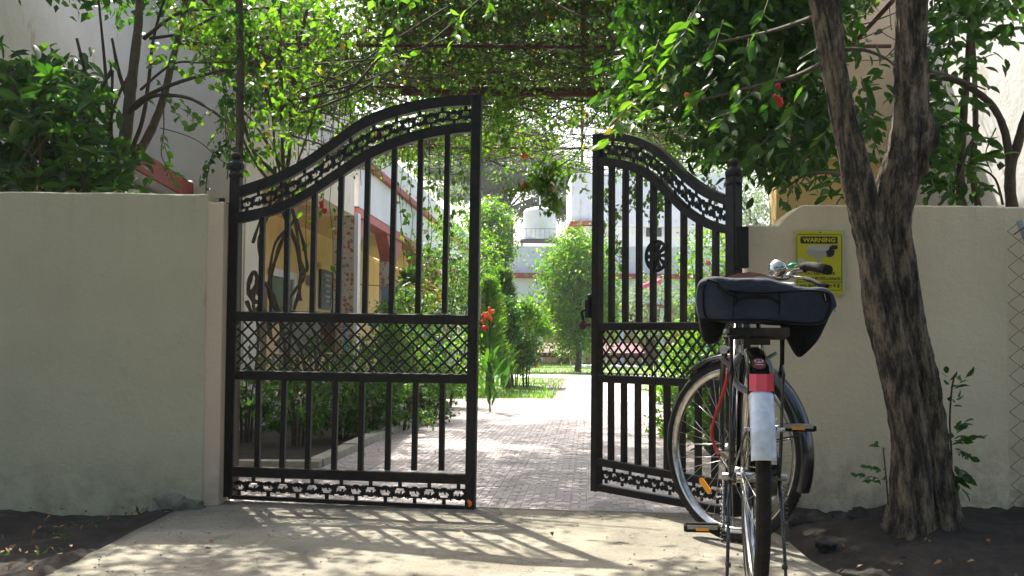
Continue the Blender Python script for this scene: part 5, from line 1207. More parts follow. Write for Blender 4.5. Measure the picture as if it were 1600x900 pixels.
# sunlit trailing shoots: over the tank, behind gate bars
for px, y, py0, py1, n in ((850, 8.2, 255, 330, 200), (870, 8.3, 255, 290, 130), (830, 8.4, 280, 300, 60), (990, 8.0, 240, 350, 150), (965, 8.2, 240, 420, 130), (1060, 7.5, 250, 345, 120), (1035, 7.8, 250, 330, 60), (1100, 7.0, 270, 340, 60)):
    a = at(px, py0, y); b = at(px, py1, y); trail(a.x, y, a.z, a.z-b.z, n, .035)
a = at(905, 235, 8.3)
m.tube(smooth_path([(1.1, 8.2, 2.8), at(930, 180, 8.2), at(905, 235, 8.3), at(870, 262, 8.3), at(830, 285, 8.4), at(800, 300, 8.4)], 5), .005, 4)
for (x0, y0, x1, y1) in ((905, 240, 880, 300), (890, 250, 860, 310), (870, 262, 842, 318), (850, 272, 815, 300), (835, 282, 800, 298), (900, 250, 918, 300), (880, 258, 830, 262)):
    A, Bq = at(x0, y0, 8.3), at(x1, y1, 8.25); PP, TT = sprig(A, Bq, 12, .03)
    tr_pts += PP+[tuple(Vector(p)+Vector((random.gauss(0, .02), random.gauss(0, .02), random.gauss(0, .02)))) for p in PP]
# fine hanging strings seen inside the left leaf
for px, py0, py1, y, n in ((629, 215, 500, 7.6, 26), (640, 215, 405, 7.6, 38), (660, 230, 345, 7.5, 22), (672, 260, 400, 7.5, 22), (687, 200, 360, 7.7, 24), (704, 215, 440, 7.4, 40), (722, 250, 330, 7.4, 26), (615, 180, 300, 7.6, 20), (600, 160, 260, 7.8, 18), (500, 110, 330, 7.2, 30), (532, 120, 345, 7.4, 34), (480, 150, 400, 7.2, 26), (548, 140, 250, 7.4, 22), (565, 130, 215, 7.6, 20), (520, 160, 480, 7.2, 16), (668, 400, 480, 7.6, 10)):
    a = at(px, py0, y); b = at(px, py1, y); top_ = Vector((a.x, y, 2.8)); pts = [top_]+[a.lerp(b, t)+Vector((random.gauss(0, .012), 0, 0)) for t in np.linspace(0, 1, 7)]
    m.tube(pts, .0022, 3)
    for _ in range(n):
        p = a.lerp(b, random.random()); tr_pts.append((p.x+random.gauss(0, .018), p.y+random.gauss(0, .02), p.z))
m.build('trailing_stems', 'vine', parent=cv, kind='stuff')
leafmesh('trailing_leaves', tr_pts, .050, .55, 'lf_bright', parent=cv, droop=1.2, up=.5)
# larger bright leaves low in front (seen one by one)
me5 = leaf_proto('leaf', .085, .40, 'lf_bright')
for (x0, y0, x1, y1, d, n) in ((735, 0, 705, 66, 6.0, 9), (700, 10, 722, 45, 6.0, 8), (600, 50, 578, 48, 6.0, 6), (620, 30, 598, 92, 6.1, 9), (605, 60, 590, 110, 6.1, 8), (500, 5, 522, 28, 6, 6), (628, 90, 612, 108, 6.1, 6), (760, 0, 772, 20, 6, 5), (585, 100, 640, 80, 6.1, 7)):
    PP, TT = sprig(at(x0, y0, d), at(x1, y1, d-.1), n, .02); hero(cv, me5, PP, TT, .6, 1.05, up=.9)
# flowers
for px, py, d, mt in ((948, 74, 8.5, 'flower_r'), (1217, 152, 5.2, 'flower_r'), (590, 213, 7.2, 'flower_o'), (467, 183, 6.8, 'flower_r'), (505, 323, 7.2, 'flower_r'), (862, 97, 8.8, 'flower_o'), (818, 240, 9.0, 'flower_o'), (820, 288, 8.3, 'flower_o'), (862, 290, 8.3, 'flower_o'), (1082, 160, 5.3, 'flower_o')):
    c = at(px, py, d); mm = MB()
    for k in range(5):
        a = Vector((random.gauss(0, .016), random.gauss(0, .016), random.gauss(0, .02))); mm.ell(c+a*.8, (.015, .015, .017), 6, 4, .6, k)
    mm.build('flower', mt, parent=cv)
# ================================================================ CREEPER TRUNKS by the gate
vt = thing('vine_stems', (at(450, 700, 6.4).x, 6.4, .0), 'twisted bare creeper trunks knotted together behind the left gate leaf', 'climbing plant')
def vstem(pts, d, r, nm='stem', n=7, mat='vine'):
    sp = smooth_path([at(p[0], p[1], p[2] if len(p) > 2 else d) for p in pts], 6); L = len(sp)
    rr = r if isinstance(r, list) else [r*(1+.18*math.sin(i*1.3)) for i in range(L)]
    return MB().tube(sp, rr, n, jit=.10).build(nm, mat, parent=vt)
vstem([(436, 620), (446, 560), (438, 500), (420, 455), (432, 400), (450, 340), (442, 250), (440, 130), (436, 40), (440, -40)], 6.5, .011, 'trunk')
vstem([(462, 620), (452, 570), (456, 500), (470, 440), (462, 380), (440, 320), (452, 240), (456, 140), (470, 60), (490, -30)], 6.6, .010, 'trunk')
vstem([(398, 600), (404, 520), (396, 470), (410, 420), (404, 380), (420, 330), (430, 260)], 6.4, .009)
vstem([(452, 318), (462, 350), (468, 400), (476, 430), (462, 452), (452, 470), (446, 500)], 6.4, .009)
vstem([(462, 340), (474, 380), (480, 420), (474, 425), (468, 440), (470, 470)], 6.45, .009)
for pts, r in (([(392, 460), (402, 440), (396, 425), (388, 448), (394, 468), (408, 472), (402, 452)], .013), ([(385, 470), (395, 490), (408, 478), (418, 500), (424, 530)], .012), ([(412, 440), (426, 460), (440, 490), (470, 500)], .009), ([(440, 300), (410, 270), (385, 230), (372, 190)], .008), ([(448, 290), (420, 262), (395, 235), (378, 180)], .010), ([(440, 260), (415, 220), (395, 190), (376, 170)], .007),
                ([(450, 200), (480, 155), (560, 130), (640, 100)], .006), ([(450, 155), (500, 150), (545, 140), (575, 110), (600, 80)], .008), ([(455, 180), (520, 160), (600, 120), (680, 60), (760, -10)], .007), ([(450, 120), (520, 122), (600, 150), (660, 165)], .005), ([(460, 145), (530, 118), (620, 60), (700, 10)], .005), ([(440, 110), (500, 100), (600, 90), (700, 60)], .005), ([(450, 210), (500, 225), (560, 245)], .005),
                ([(446, 300), (470, 240), (490, 180), (520, 100)], .005), ([(452, 310), (430, 240), (425, 170), (400, 90), (380, 20)], .008), ([(470, 620), (500, 560), (480, 500), (440, 480)], .007), ([(430, 540), (450, 520), (470, 545), (480, 600)], .010), ([(436, 290), (460, 340), (430, 380), (420, 440)], .008), ([(395, 380), (410, 340), (440, 310)], .009)):
    vstem(pts, 6.45, r)
for k in range(26):
    x = random.uniform(380, 560); y0 = random.uniform(-20, 120); x2 = x+random.gauss(0, 25); y2 = random.uniform(180, 300); vstem([(x, y0), ((x+x2)/2+random.gauss(0, 8), (y0+y2)/2), (x2, y2)], random.uniform(6.5, 7), random.uniform(.0015, .0035), 'tendril', 4)
# dense long strands in the overhead weave
for k in range(36):
    x = random.uniform(430, 1100); a = random.choice((-1, 1)); y0 = random.uniform(-20, 160); vstem([(x, y0), (x+a*90, y0-20+random.gauss(0, 30)), (x+a*190, y0-60+random.gauss(0, 50))], random.uniform(6.8, 8.5), random.uniform(.002, .0055), 'tendril', 4)
ivp = poly_region([(395, 130), (470, 100), (500, 200), (470, 300), (420, 300), (400, 220)], 330, 6.2, 6.9, 40, .05)
leafmesh('foliage', ivp, .05, .6, 'lf_bright', parent=vt, droop=.8)
leafmesh('foliage', poly_region([(395, 560), (470, 560), (480, 620), (390, 640)], 160, 6.2, 6.5, 12, .05), .05, .6, 'lf_mid', parent=vt)
# wall climbing ivy on the left house
iv = thing('ivy', at(330, 330, 8.4), 'thin ivy strands with small dark leaves trailing on the left house wall', 'climbing plant')
m = MB(); pp = []
for pts in ([(328, 335), (322, 300), (325, 268), (333, 240), (350, 228), (362, 205)], [(250, 200), (280, 208), (312, 222), (345, 250), (365, 262)], [(350, 120), (356, 160), (352, 205), (362, 235)], [(330, 60), (345, 110), (352, 160)]):
    sp = smooth_path([at(x, y, 7.2) for x, y in pts], 6); m.tube(sp, .004, 4)
    for p in sp[::1]:
        if pts[0][0] != 250:
            for _ in range(2): pp.append((p.x+random.gauss(0, .02), p.y-.02, p.z+random.gauss(0, .02)))
m.build('stem', 'vine', parent=iv); leafmesh('foliage', pp, .045, .7, 'lf_dark', parent=iv, droop=1)
# ================================================================ LEFT SHRUBS / TREE BEHIND THE WALL
lt = thing('small_tree', (at(195, 300, 6.2).x, 6.2, 0), 'small many-stemmed tree behind the left wall with bright backlit leaves', 'tree')
def lstem(pts, r0, nm='branch', n=8):
    sp = smooth_path([at(x, y, d) for x, y, d in pts], 6); L = len(sp); return MB().tube(sp, [r0*(1-.55*i/L) for i in range(L)], n, jit=.08).build(nm, 'vine' if nm != 'trunk' else 'branch', parent=lt)
lstem([(186, 330, 6.2), (190, 260, 6.2), (200, 180, 6.2), (208, 110, 6.2), (216, 40, 6.2), (222, -60, 6.2)], .042, 'trunk')
lstem([(203, 262, 6.2), (228, 220, 6.15), (252, 165, 6.1), (268, 100, 6.1), (285, 30, 6.1), (300, -60, 6.1)], .028, 'trunk')
lstem([(203, 240, 6.2), (222, 190, 6.25), (232, 130, 6.3), (240, 60, 6.3), (262, -20, 6.3)], .014); lstem([(170, 200, 6.2), (150, 165, 6.2), (135, 120, 6.2), (120, 60, 6.2)], .016); lstem([(168, 200, 6.3), (166, 130, 6.3), (160, 60, 6.3), (150, -40, 6.3)], .012)
lstem([(200, 180, 6.2), (215, 160, 6.1), (245, 142, 6.0), (290, 125, 5.9), (340, 112, 5.8), (372, 108, 5.8)], .014); lstem([(210, 170, 6.2), (240, 150, 6.0), (290, 152, 5.9), (330, 172, 5.8), (355, 192, 5.75)], .012); lstem([(198, 150, 6.2), (185, 110, 6.2), (175, 60, 6.2)], .014)
lstem([(235, 60, 6.2), (290, 50, 6.0), (350, 20, 5.8), (420, 12, 5.7)], .010); lstem([(220, 140, 6.2), (270, 100, 6.0), (320, 98, 5.8), (400, 96, 5.7)], .008); lstem([(225, 60, 6.2), (280, 20, 6.0), (340, 15, 5.9)], .012); lstem([(255, 150, 6.0), (256, 200, 5.95), (252, 240, 5.9), (262, 262, 5.9)], .004)
lreg = [(330, -40), (560, -40), (560, 60), (520, 100), (470, 110), (480, 200), (440, 215), (410, 190), (395, 120), (350, 150), (310, 120), (250, 110), (240, 60), (270, 20)]
leafmesh('crown', poly_region(lreg, 800, 5.5, 6.4, 70, .045), .047, .72, 'lf_bright', parent=lt, droop=.7)
leafmesh('crown', poly_region([(230, -80), (640, -80), (640, 0), (500, 25), (300, 10)], 800, 5.8, 6.8, 50, .07), .05, .65, 'lf_mid', parent=lt, droop=.7)
over = np.concatenate([blob((x, y, z), (rx, ry, .3), n) for x, y, z, rx, ry, n in ((-2.5, 6.7, 3.0, .8, .6, 900), (-1.75, 5.75, 3.2, .45, .4, 420), (-1.75, 6.9, 2.95, .5, .45, 170), (-2.1, 6.3, 3.0, .45, .5, 420), (-2.2, 5.9, 3.2, .5, .4, 420), (-1.25, 5.75, 3.3, .6, .35, 560), (-2.0, 5.6, 3.3, .5, .4, 500))])
leafmesh('crown', over, .07, .6, 'lf_mid', parent=lt)
me6 = leaf_proto('leaf', .05, .74, 'lf_bright')
for (x0, y0, x1, y1, d, n) in ((250, 150, 300, 175, 5.9, 7), (262, 160, 288, 190, 5.9, 6), (275, 150, 310, 182, 5.85, 7), (250, 205, 262, 238, 5.9, 6), (254, 250, 272, 278, 5.9, 7), (268, 268, 292, 276, 5.9, 6), (300, 100, 360, 80, 5.8, 9), (320, 130, 372, 150, 5.75, 9), (340, 150, 360, 205, 5.7, 10), (330, 170, 305, 190, 5.8, 7), (350, 190, 330, 215, 5.75, 6), (300, 130, 330, 95, 5.8, 8), (360, 110, 400, 130, 5.75, 8), (380, 120, 410, 175, 5.7, 10), (400, 150, 440, 190, 5.65, 10), (405, 160, 395, 215, 5.7, 8), (395, 180, 430, 225, 5.65, 9), (420, 200, 445, 205, 5.65, 6), (300, 35, 345, 70, 5.8, 9), (330, 10, 380, 55, 5.75, 9), (380, 40, 430, 80, 5.7, 10), (420, 60, 470, 95, 5.7, 10), (440, 20, 500, 60, 5.7, 10), (240, 120, 270, 150, 6.0, 7), (225, 110, 250, 85, 6.0, 7), (315, 60, 300, 100, 5.8, 8), (455, 100, 490, 90, 5.7, 7), (345, 80, 330, 40, 5.8, 7)):
    P, T = sprig(at(x0, y0, d), at(x1, y1, d-.05), n, .02); hero(lt, me6, P, T, .6, 1.1, up=.8); MB().tube([P[0], P[len(P)//2], P[-1]], .002, 4).build('twig', 'branch', parent=lt)
# pole the creepers climb beside the left leaf
pol = thing('creeper_pole', (at(372, 400, 5.6).x, 5.6, .0), 'thin dark pole wrapped in creeper rising behind the left gate hinge', 'post')
MB().tube(smooth_path([(at(373, 400, 5.6).x, 5.6, 0), at(374, 245, 5.6), at(375, 170, 5.6), at(376, 100, 5.6), at(374, 20, 5.6), at(372, -60, 5.6)], 6), .019, 9, jit=.08).build('pole', 'vine', parent=pol)
MB().tube([at(374+4*math.sin(k*.5), 260-k*4, 5.6+.015*math.cos(k*.5)) for k in range(64)], .007, 6, jit=.1).build('stem', 'vine', parent=pol)
leafmesh('foliage', poly_region([(355, -20), (400, -20), (395, 250), (360, 250)], 320, 5.5, 5.8, 22, .03), .045, .65, 'lf_mid', parent=pol, droop=1)
# big-leaved bush, left
bs = thing('bush', (at(90, 300, 5.8).x, 5.8, 0), 'dark glossy long-leaved bush rising above the left wall', 'bush')
for k in range(9):
    x = 20+k*20; MB().tube(smooth_path([(at(x, 300, 5.8).x, 5.8, 0), at(x+random.gauss(0, 10), 300, 5.8), at(x+random.gauss(0, 25), 200+random.gauss(0, 20), 5.8), at(x+random.gauss(0, 30), 110, 5.8)], 4), .008, 6).build('stem', 'vine', parent=bs)
breg = [(-60, 60), (60, 90), (150, 130), (175, 190), (200, 240), (208, 290), (200, 330), (-80, 330)]
leafmesh('crown', poly_region(breg, 1500, 5.65, 6.5, 90, .07), .125, .34, 'lf_dark', parent=bs, tmpl=LT8, droop=.5)
leafmesh('crown', poly_region([(-80, 120), (100, 150), (180, 240), (190, 400), (-80, 400)], 900, 6.0, 6.8, 50, .10), .12, .36, 'lf_dark', parent=bs, tmpl=LT8, droop=.5)
me7 = leaf_proto('leaf', .13, .33, 'lf_dark'); me8 = leaf_proto('leaf', .12, .34, 'lf_mid')
for (x, y) in ((20, 215), (15, 255), (60, 130), (78, 112), (85, 160), (110, 200), (140, 205), (120, 230), (150, 235), (135, 260), (165, 265), (90, 250), (60, 270), (30, 285), (180, 285), (100, 285), (50, 190), (150, 150), (120, 135), (190, 262), (30, 150), (170, 220)):
    c = at(x, y, random.uniform(5.45, 5.65)); n = 8; P = []; T = []
    for k in range(n):
        a = 2*PI*k/n+random.random()*.4; P.append((c.x, c.y, c.z-.004*k)); T.append((math.cos(a), math.sin(a)*.8, random.uniform(-.3, .55)))
    hero(bs, random.choice((me7, me7, me8)), P, T, .6, 1.05, up=1.0)
leafmesh('dead_leaves', [tuple(at(x, 298+random.random()*2, 5.22)) for x in (60, 108, 112, 118, 30, 150, 175)], .06, .5, 'lf_croton', parent=bs)
# ================================================================ PLANTS BEHIND THE RIGHT WALL
rs = thing('shrub', (at(1520, 320, 5.8).x, 5.8, 0), 'leafy shrub with dark curved stems behind the right wall, right of the tree', 'shrub')
def rstem(pts, d, r0): 
    sp = smooth_path([at(x, y, d) for x, y in pts], 6); L = len(sp); MB().tube(sp, [r0*(1-.4*i/L) for i in range(L)], 8, jit=.1).build('stem', 'vine', parent=rs)
rstem([(1582, 330), (1578, 270), (1592, 220), (1600, 190), (1620, 140)], 5.6, .030); rstem([(1578, 262), (1570, 205), (1550, 165), (1520, 140), (1490, 125), (1440, 118)], 5.6, .022)
rstem([(1566, 262), (1560, 255)], 5.6, .02); rstem([(1500, 330), (1502, 240), (1508, 150), (1515, 60), (1520, -40)], 5.9, .024); rstem([(1530, 330), (1520, 270), (1524, 200), (1522, 100), (1514, 0)], 6.0, .020)
rstem([(1460, 330), (1490, 290), (1510, 240), (1530, 195)], 5.8, .009); rstem([(1445, 320), (1470, 260), (1475, 200)], 5.8, .008); rstem([(1567, 320), (1555, 280), (1530, 262), (1505, 258)], 5.7, .007); rstem([(1458, 180), (1470, 120), (1485, 60), (1500, 0)], 5.8, .007)
rstem([(1510, 325), (1500, 300), (1480, 290), (1450, 305)], 5.7, .01); rstem([(1556, 200), (1540, 240), (1550, 270)], 5.8, .004); rstem([(1300, 300), (1285, 250), (1290, 190), (1310, 150)], 6.2, .006)
rreg = [(1445, -40), (1530, -40), (1560, 50), (1570, 70), (1540, 110), (1500, 150), (1480, 200), (1500, 270), (1520, 300), (1450, 310), (1440, 200), (1445, 100)]
leafmesh('crown', poly_region(rreg, 620, 5.4, 6.2, 55, .05), .088, .45, 'lf_dark', parent=rs, tmpl=LT8, droop=.5)
leafmesh('crown', poly_region([(1510, -60), (1640, -60), (1640, 0), (1560, 20)], 300, 5.2, 6.0, 20, .08), .09, .45, 'lf_dark', parent=rs, tmpl=LT8)
me9 = leaf_proto('leaf', .092, .45, 'lf_dark'); me10 = leaf_proto('leaf', .09, .45, 'lf_mid')
for (x0, y0, x1, y1, n) in ((1500, 62, 1575, 44, 8), (1510, 55, 1588, 60, 8), (1500, 50, 1545, 20, 7), (1500, 105, 1545, 130, 7), (1490, 110, 1535, 88, 7), (1470, 70, 1455, 105, 6), (1500, 265, 1545, 240, 8), (1510, 250, 1565, 238, 7), (1490, 262, 1460, 232, 7), (1500, 270, 1542, 290, 8), (1495, 280, 1462, 290, 7), (1505, 150, 1530, 165, 6), (1480, 150, 1450, 165, 6), (1485, 190, 1462, 210, 6), (1500, 20, 1470, 50, 7), (1525, 210, 1552, 222, 5), (1490, 190, 1520, 208, 6), (1480, 30, 1455, 20, 6)):
    P, T = sprig(at(x0, y0, 5.5), at(x1, y1, 5.4), n, .015); hero(rs, me10 if y1 > 230 else me9, P, T, .65, 1.1, up=.9)
# sprays between the stems of the tree
leafmesh('crown', poly_region([(1335, 95), (1400, 60), (1395, 250), (1345, 285), (1340, 180)], 60, 5.0, 6.0, 14, .07), .088, .42, 'lf_dark', parent=rs, tmpl=LT8)
leafmesh('crown', poly_region([(1180, 240), (1310, 240), (1300, 300), (1225, 300), (1170, 320), (1150, 290)], 110, 5.3, 6.0, 30, .05), .075, .45, 'lf_mid', parent=rs, tmpl=LT8)
# ================================================================ GARDEN SHRUBS
def shrub(name, label, cat, c, r, n, L, mat, stems=5, Wd=.5, hollow=.3, up=.6, droop=.2, group=None, tmpl=LT4, trunk_r=.012):
    t = thing(name, (c[0], c[1], 0), label, cat, group)
    for k in range(stems):
        a = 2*PI*k/max(1, stems)+random.random(); q = (c[0]+r[0]*.6*math.cos(a), c[1]+r[1]*.6*math.sin(a), c[2]+r[2]*.5)
        MB().tube(smooth_path([(c[0]+.04*math.cos(a), c[1]+.04*math.sin(a), -.02), (c[0]+r[0]*.25*math.cos(a), c[1]+r[1]*.25*math.sin(a), c[2]*.6), q], 4), [trunk_r*(1-.06*i) for i in range(9)], 6).build('stem', 'vine', parent=t)
    leafmesh('foliage', [p for p in blob(c, r, n, hollow) if p[2] > .02], L, Wd, mat, parent=t, up=up, droop=droop, tmpl=tmpl); return t
def pc(px, py, d): p = at(px, py, d); return (p.x, d, p.z)
garden = [
 ('low shrub by the wall foot, seen left of the first lower gate bar', 385, 615, 8.6, .20, .22, 500, .05, 'lf_garden'),
 ('dark shrub behind the third and fourth lower bars of the left gate', 465, 640, 8.3, .22, .20, 700, .05, 'lf_garden'),
 ('leafy shrub behind the fifth lower bar of the left gate', 535, 625, 9.0, .26, .26, 1000, .06, 'lf_garden'),
 ('shrub in the middle of the bed with lighter leaves', 580, 635, 9.2, .24, .24, 900, .055, 'lf_mid'),
 ('dark shrub close to the kerb behind the left leaf', 625, 635, 9.8, .25, .24, 1000, .05, 'lf_garden'),
 ('shrub at the kerb behind the latch end of the left gate', 672, 625, 10.6, .24, .20, 900, .05, 'lf_garden'),
 ('tall leafy shrub beside the mosaic column', 650, 560, 11.2, .45, .42, 2000, .06, 'lf_garden'),
 ('yellow-green shrub behind the lattice of the left gate', 600, 560, 12.0, .42, .36, 1700, .06, 'lf_bright'),
 ('bright shrub beyond the lattice near the latch post', 700, 570, 13.2, .45, .36, 1700, .06, 'lf_bright'),
 ('dark shrub under the knotted creeper trunks', 500, 575, 10.4, .36, .26, 1100, .05, 'lf_garden'),
 ('brownish green croton bush in front of the verandah', 650, 468, 14.0, .24, .26, 1000, .07, 'lf_croton'),
 ('soft green shrub under the verandah arches', 690, 440, 17.0, .55, .70, 2600, .07, 'lf_garden'),
 ('light green shrub right of the arches, behind the latch post', 722, 400, 19.5, .55, .95, 3000, .07, 'lf_bright'),
 ('small round shrub in the middle of the bed, half in shade', 640, 500, 12.8, .35, .4, 1500, .055, 'lf_garden'),
]
for (lab, px, py, d, rx, rz, n, L, mt) in garden:
    shrub('shrub', lab, 'shrub', pc(px, py, d), (rx, rx, rz), n, L, mt, group='shrubs in the left garden bed')
# feathery conifers
def feather(name, label, px, py0, py1, wpx, d, n, mat, L=.12):
    c = at(px, (py0+py1)/2, d); z1 = at(px, py0, d).z; z0 = max(.1, at(px, py1, d).z); r = wpx/2*d/F
    t = thing(name, (c.x, d, 0), label, 'conifer'); MB().tube([(c.x, d, -.02), (c.x, d, z1*.85)], .03, 6).build('trunk', 'vine', parent=t)
    P = []; T = []
    for _ in range(n):
        u = random.random(); z = z0+(z1-z0)*u; a = random.random()*2*PI; rr = r*(1-u)**.5*(.8+.75*noise.noise(Vector((z*4+math.cos(a)*1.5, d+math.sin(a)*1.5, 1))))*random.random()**.5*1.2
        P.append((c.x+rr*math.cos(a), d+rr*math.sin(a), z)); T.append((.8*math.cos(a)+random.gauss(0, .4), .8*math.sin(a)+random.gauss(0, .4), .9))
    leafmesh('crown', P, L, .10, mat, parent=t, T=np.array(T)); return t
feather('conifer', 'soft feathery green conifer beyond the latch post of the left gate', 762, 440, 590, 66, 17.5, 3400, 'lf_bright', .15)
feather('conifer', 'darker pointed conifer left of the awning', 785, 428, 570, 62, 21, 6500, 'lf_garden', .18)
feather('conifer', 'small feathery conifer by the verandah arches', 642, 425, 540, 70, 15, 4000, 'lf_garden', .12)
shrub('shrub', 'yellow-green bush with orange flecks beside the blue play frame', 'shrub', pc(822, 505, 20), (.42, .4, .5), 2600, .08, 'lf_bright', group='shrubs left of the lawn')
shrub('shrub', 'dark round bush between the conifer and the yellow-green bush', 'shrub', pc(805, 545, 19.5), (.4, .4, .4), 2200, .07, 'lf_garden', group='shrubs left of the lawn')
shrub('shrub', 'pale variegated bush in front of the dark conifer', 'shrub', pc(795, 505, 18.5), (.2, .2, .5), 1300, .07, 'lf_mid', group='shrubs left of the lawn')
# canna with broad leaves and flowers
cn = thing('canna', (at(766, 590, 12.4).x, 12.4, 0), 'canna plant with broad upright leaves and orange and crimson flowers', 'flower')
mec = leaf_proto('leaf', .34, .28, 'lf_mid'); base = at(766, 600, 12.4)
for k in range(16):
    a = 2*PI*k/8+random.random()*.5; c = (base.x+random.gauss(0, .07), 12.4+random.gauss(0, .05), .06+.03*k); t = Vector((.5*math.cos(a), .5*math.sin(a), 1)); child('leaf', mec, cn, c, frame_euler(t, Vector((-math.cos(a), -math.sin(a), .6))), random.uniform(.6, 1.05))
for (px, py, mt) in ((761, 490, 'flower_o'), (765, 495, 'flower_o'), (756, 500, 'flower_r'), (759, 512, 'flower_r'), (767, 485, 'flower_o')):
    c = at(px, py, 12.4); mm = MB()
    for k in range(5): mm.ell(c+Vector((random.gauss(0, .014), random.gauss(0, .014), random.gauss(0, .018))), (.016, .012, .022), 6, 4, .6, k)
    mm.build('flower', mt, parent=cn)
MB().tube([(base.x, 12.4, 0), at(760, 500, 12.4)], .008, 6).build('stem', 'lf_mid', parent=cn); MB().tube([(base.x, 12.4, 0), at(765, 490, 12.4)], .008, 6).build('stem', 'lf_mid', parent=cn)
# right garden, behind the right leaf
for (lab, px, py, d, rx, rz, n, L, mt) in (
 ('bright shrub behind the front wheel of the bicycle', 1085, 640, 9.2, .34, .26, 1300, .06, 'lf_bright'),
 ('dark shrub low behind the gate between the last two bars', 1120, 650, 8.0, .32, .28, 1300, .055, 'lf_garden'),
 ('yellow-green hedge bush right of the lawn', 1110, 560, 12.5, .5, .45, 2400, .07, 'lf_bright'),
 ('tall rose bush with pink flowers behind the right gate bars', 1110, 450, 14.0, .42, .75, 2200, .06, 'lf_bright'),
 ('loose bush with pink flowers in the middle of the right gate', 1020, 480, 22.0, .55, .6, 1800, .08, 'lf_hazed'),
 ('green bush low behind the bag', 1160, 560, 9.5, .4, .5, 1500, .06, 'lf_mid'),
 ('small bright bush at the edge of the drive', 1062, 605, 13.5, .18, .2, 600, .055, 'lf_bright')):
    shrub('shrub', lab, 'shrub', pc(px, py, d), (rx, rx, rz), n, L, mt, group='shrubs in the right garden bed')
fl = thing('pink_flowers', at(1010, 447, 21), 'pink blossoms on the loose bush behind the right gate bars', 'flower')
for px, py, d in ((1008, 447, 21), (1014, 445, 21), (1030, 440, 21), (1107, 411, 13.6), (1111, 433, 13.6), (1120, 420, 13.6)):
    c = at(px, py, d); MB().ell(c, (.05 if d > 20 else .035,)*3, 8, 6, .6, px).build('blossom', 'flower_p', parent=fl)
# ================================================================ BIG SHRUB-TREE AND FAR TREES
def tree(name, label, c, r, n, L, mat, trunk_pts, tr_, limbs=8, hollow=.3):
    t = thing(name, (c[0], c[1], 0), label, 'tree'); MB().tube(smooth_path(trunk_pts, 4), [tr_*(1-.04*i) for i in range(4*(len(trunk_pts)-1)+1)], 9, jit=.08).build('trunk', 'vine', parent=t)
    top_ = Vector(trunk_pts[-1])
    for k in range(limbs):
        u = unit(RNG.normal(size=(1, 3)))[0]; e = Vector(c)+Vector((u[0]*r[0]*.8, u[1]*r[1]*.8, abs(u[2])*r[2]*.6)); mid = top_.lerp(e, .5)+Z*r[2]*.08
        MB().tube(smooth_path([top_, mid, e], 4), [tr_*.5*(1-.09*i) for i in range(9)], 6).build('limb', 'vine', parent=t)
    leafmesh('crown', blob(c, r, n, hollow), L, .5, mat, parent=t); return t
d = 30; c = pc(903, 455, d)
tree('flowering_tree', 'tall bright green leafy tree standing before the far building, right of the water tank', (c[0], d, c[2]), (1.0, .9, 1.65), 15000, .11, 'lf_bright', [(c[0], d, 0), (c[0]+.03, d, .5), (c[0]-.05, d, 1.0), (c[0], d, 1.6)], .09, 12, .2)
MB().tube(smooth_path([at(893, 575, 29.6), at(890, 545, 29.6), at(872, 520, 29.6), at(868, 505, 29.6)], 4), .05, 7)
d = 32; c = pc(768, 372, d)
tree('creeper_tree', 'bushy light green tree over the corner of the far roof, left of the water tank', (c[0], d, c[2]), (.62, .6, 1.15), 7000, .11, 'lf_bright', [(c[0]-.2, d, 0), (c[0]-.1, d, 1.6), (c[0], d, 2.6)], .08, 8)
# wide feathery rain tree in the haze
ft = thing('rain_tree', (-1.5, 66, 0), 'huge spreading feathery tree hazy behind the roofs between the gate leaves', 'tree')
base = Vector((at(775, 560, 66).x, 66, 0)); fork = at(790, 330, 66)
MB().tube(smooth_path([base, base.lerp(fork, .5)+Vector((.3, 0, 0)), fork], 5), .42, 9).build('trunk', 'vine', parent=ft)
FP = []
for (px, py) in ((700, 235), (725, 215), (750, 240), (770, 205), (800, 235), (830, 225), (850, 250), (860, 290), (820, 280), (780, 270), (735, 270), (870, 320), (845, 330), (690, 265), (760, 295), (880, 270), (715, 300), (790, 200)):
    dd = random.uniform(61, 70); e = at(px, py, dd); mid = fork.lerp(e, .55)+Z*.5
    MB().tube(smooth_path([fork, mid, e], 4), [.08*(1-.1*i) for i in range(9)], 6).build('limb', 'vine', parent=ft)
    k = 2800; cc = np.array(tuple(e)); u = RNG.normal(size=(k, 3))*np.array([.75, .9, .26]); FP.append(cc+u)
leafmesh('crown', np.concatenate(FP), .24, .40, 'lf_hazed', parent=ft, up=1.2)
for i, (px, py, d, rx, rz, lab) in enumerate(((640, 330, 70, 4.5, 2.2, 'distant tree crown low over the wing roof'), (1100, 300, 75, 5, 2.5, 'distant tree beyond the tower on the right'), (1230, 330, 60, 5, 3, 'distant tree behind the right house'))):
    if i == 0: continue
    c = pc(px, py, d); tree('distant_tree', lab, (c[0], d, c[2]), (rx, rx, rz), 5000, .28, 'lf_hazed', [(c[0], d, 0), (c[0], d, c[2]*.5)], .3, 6)
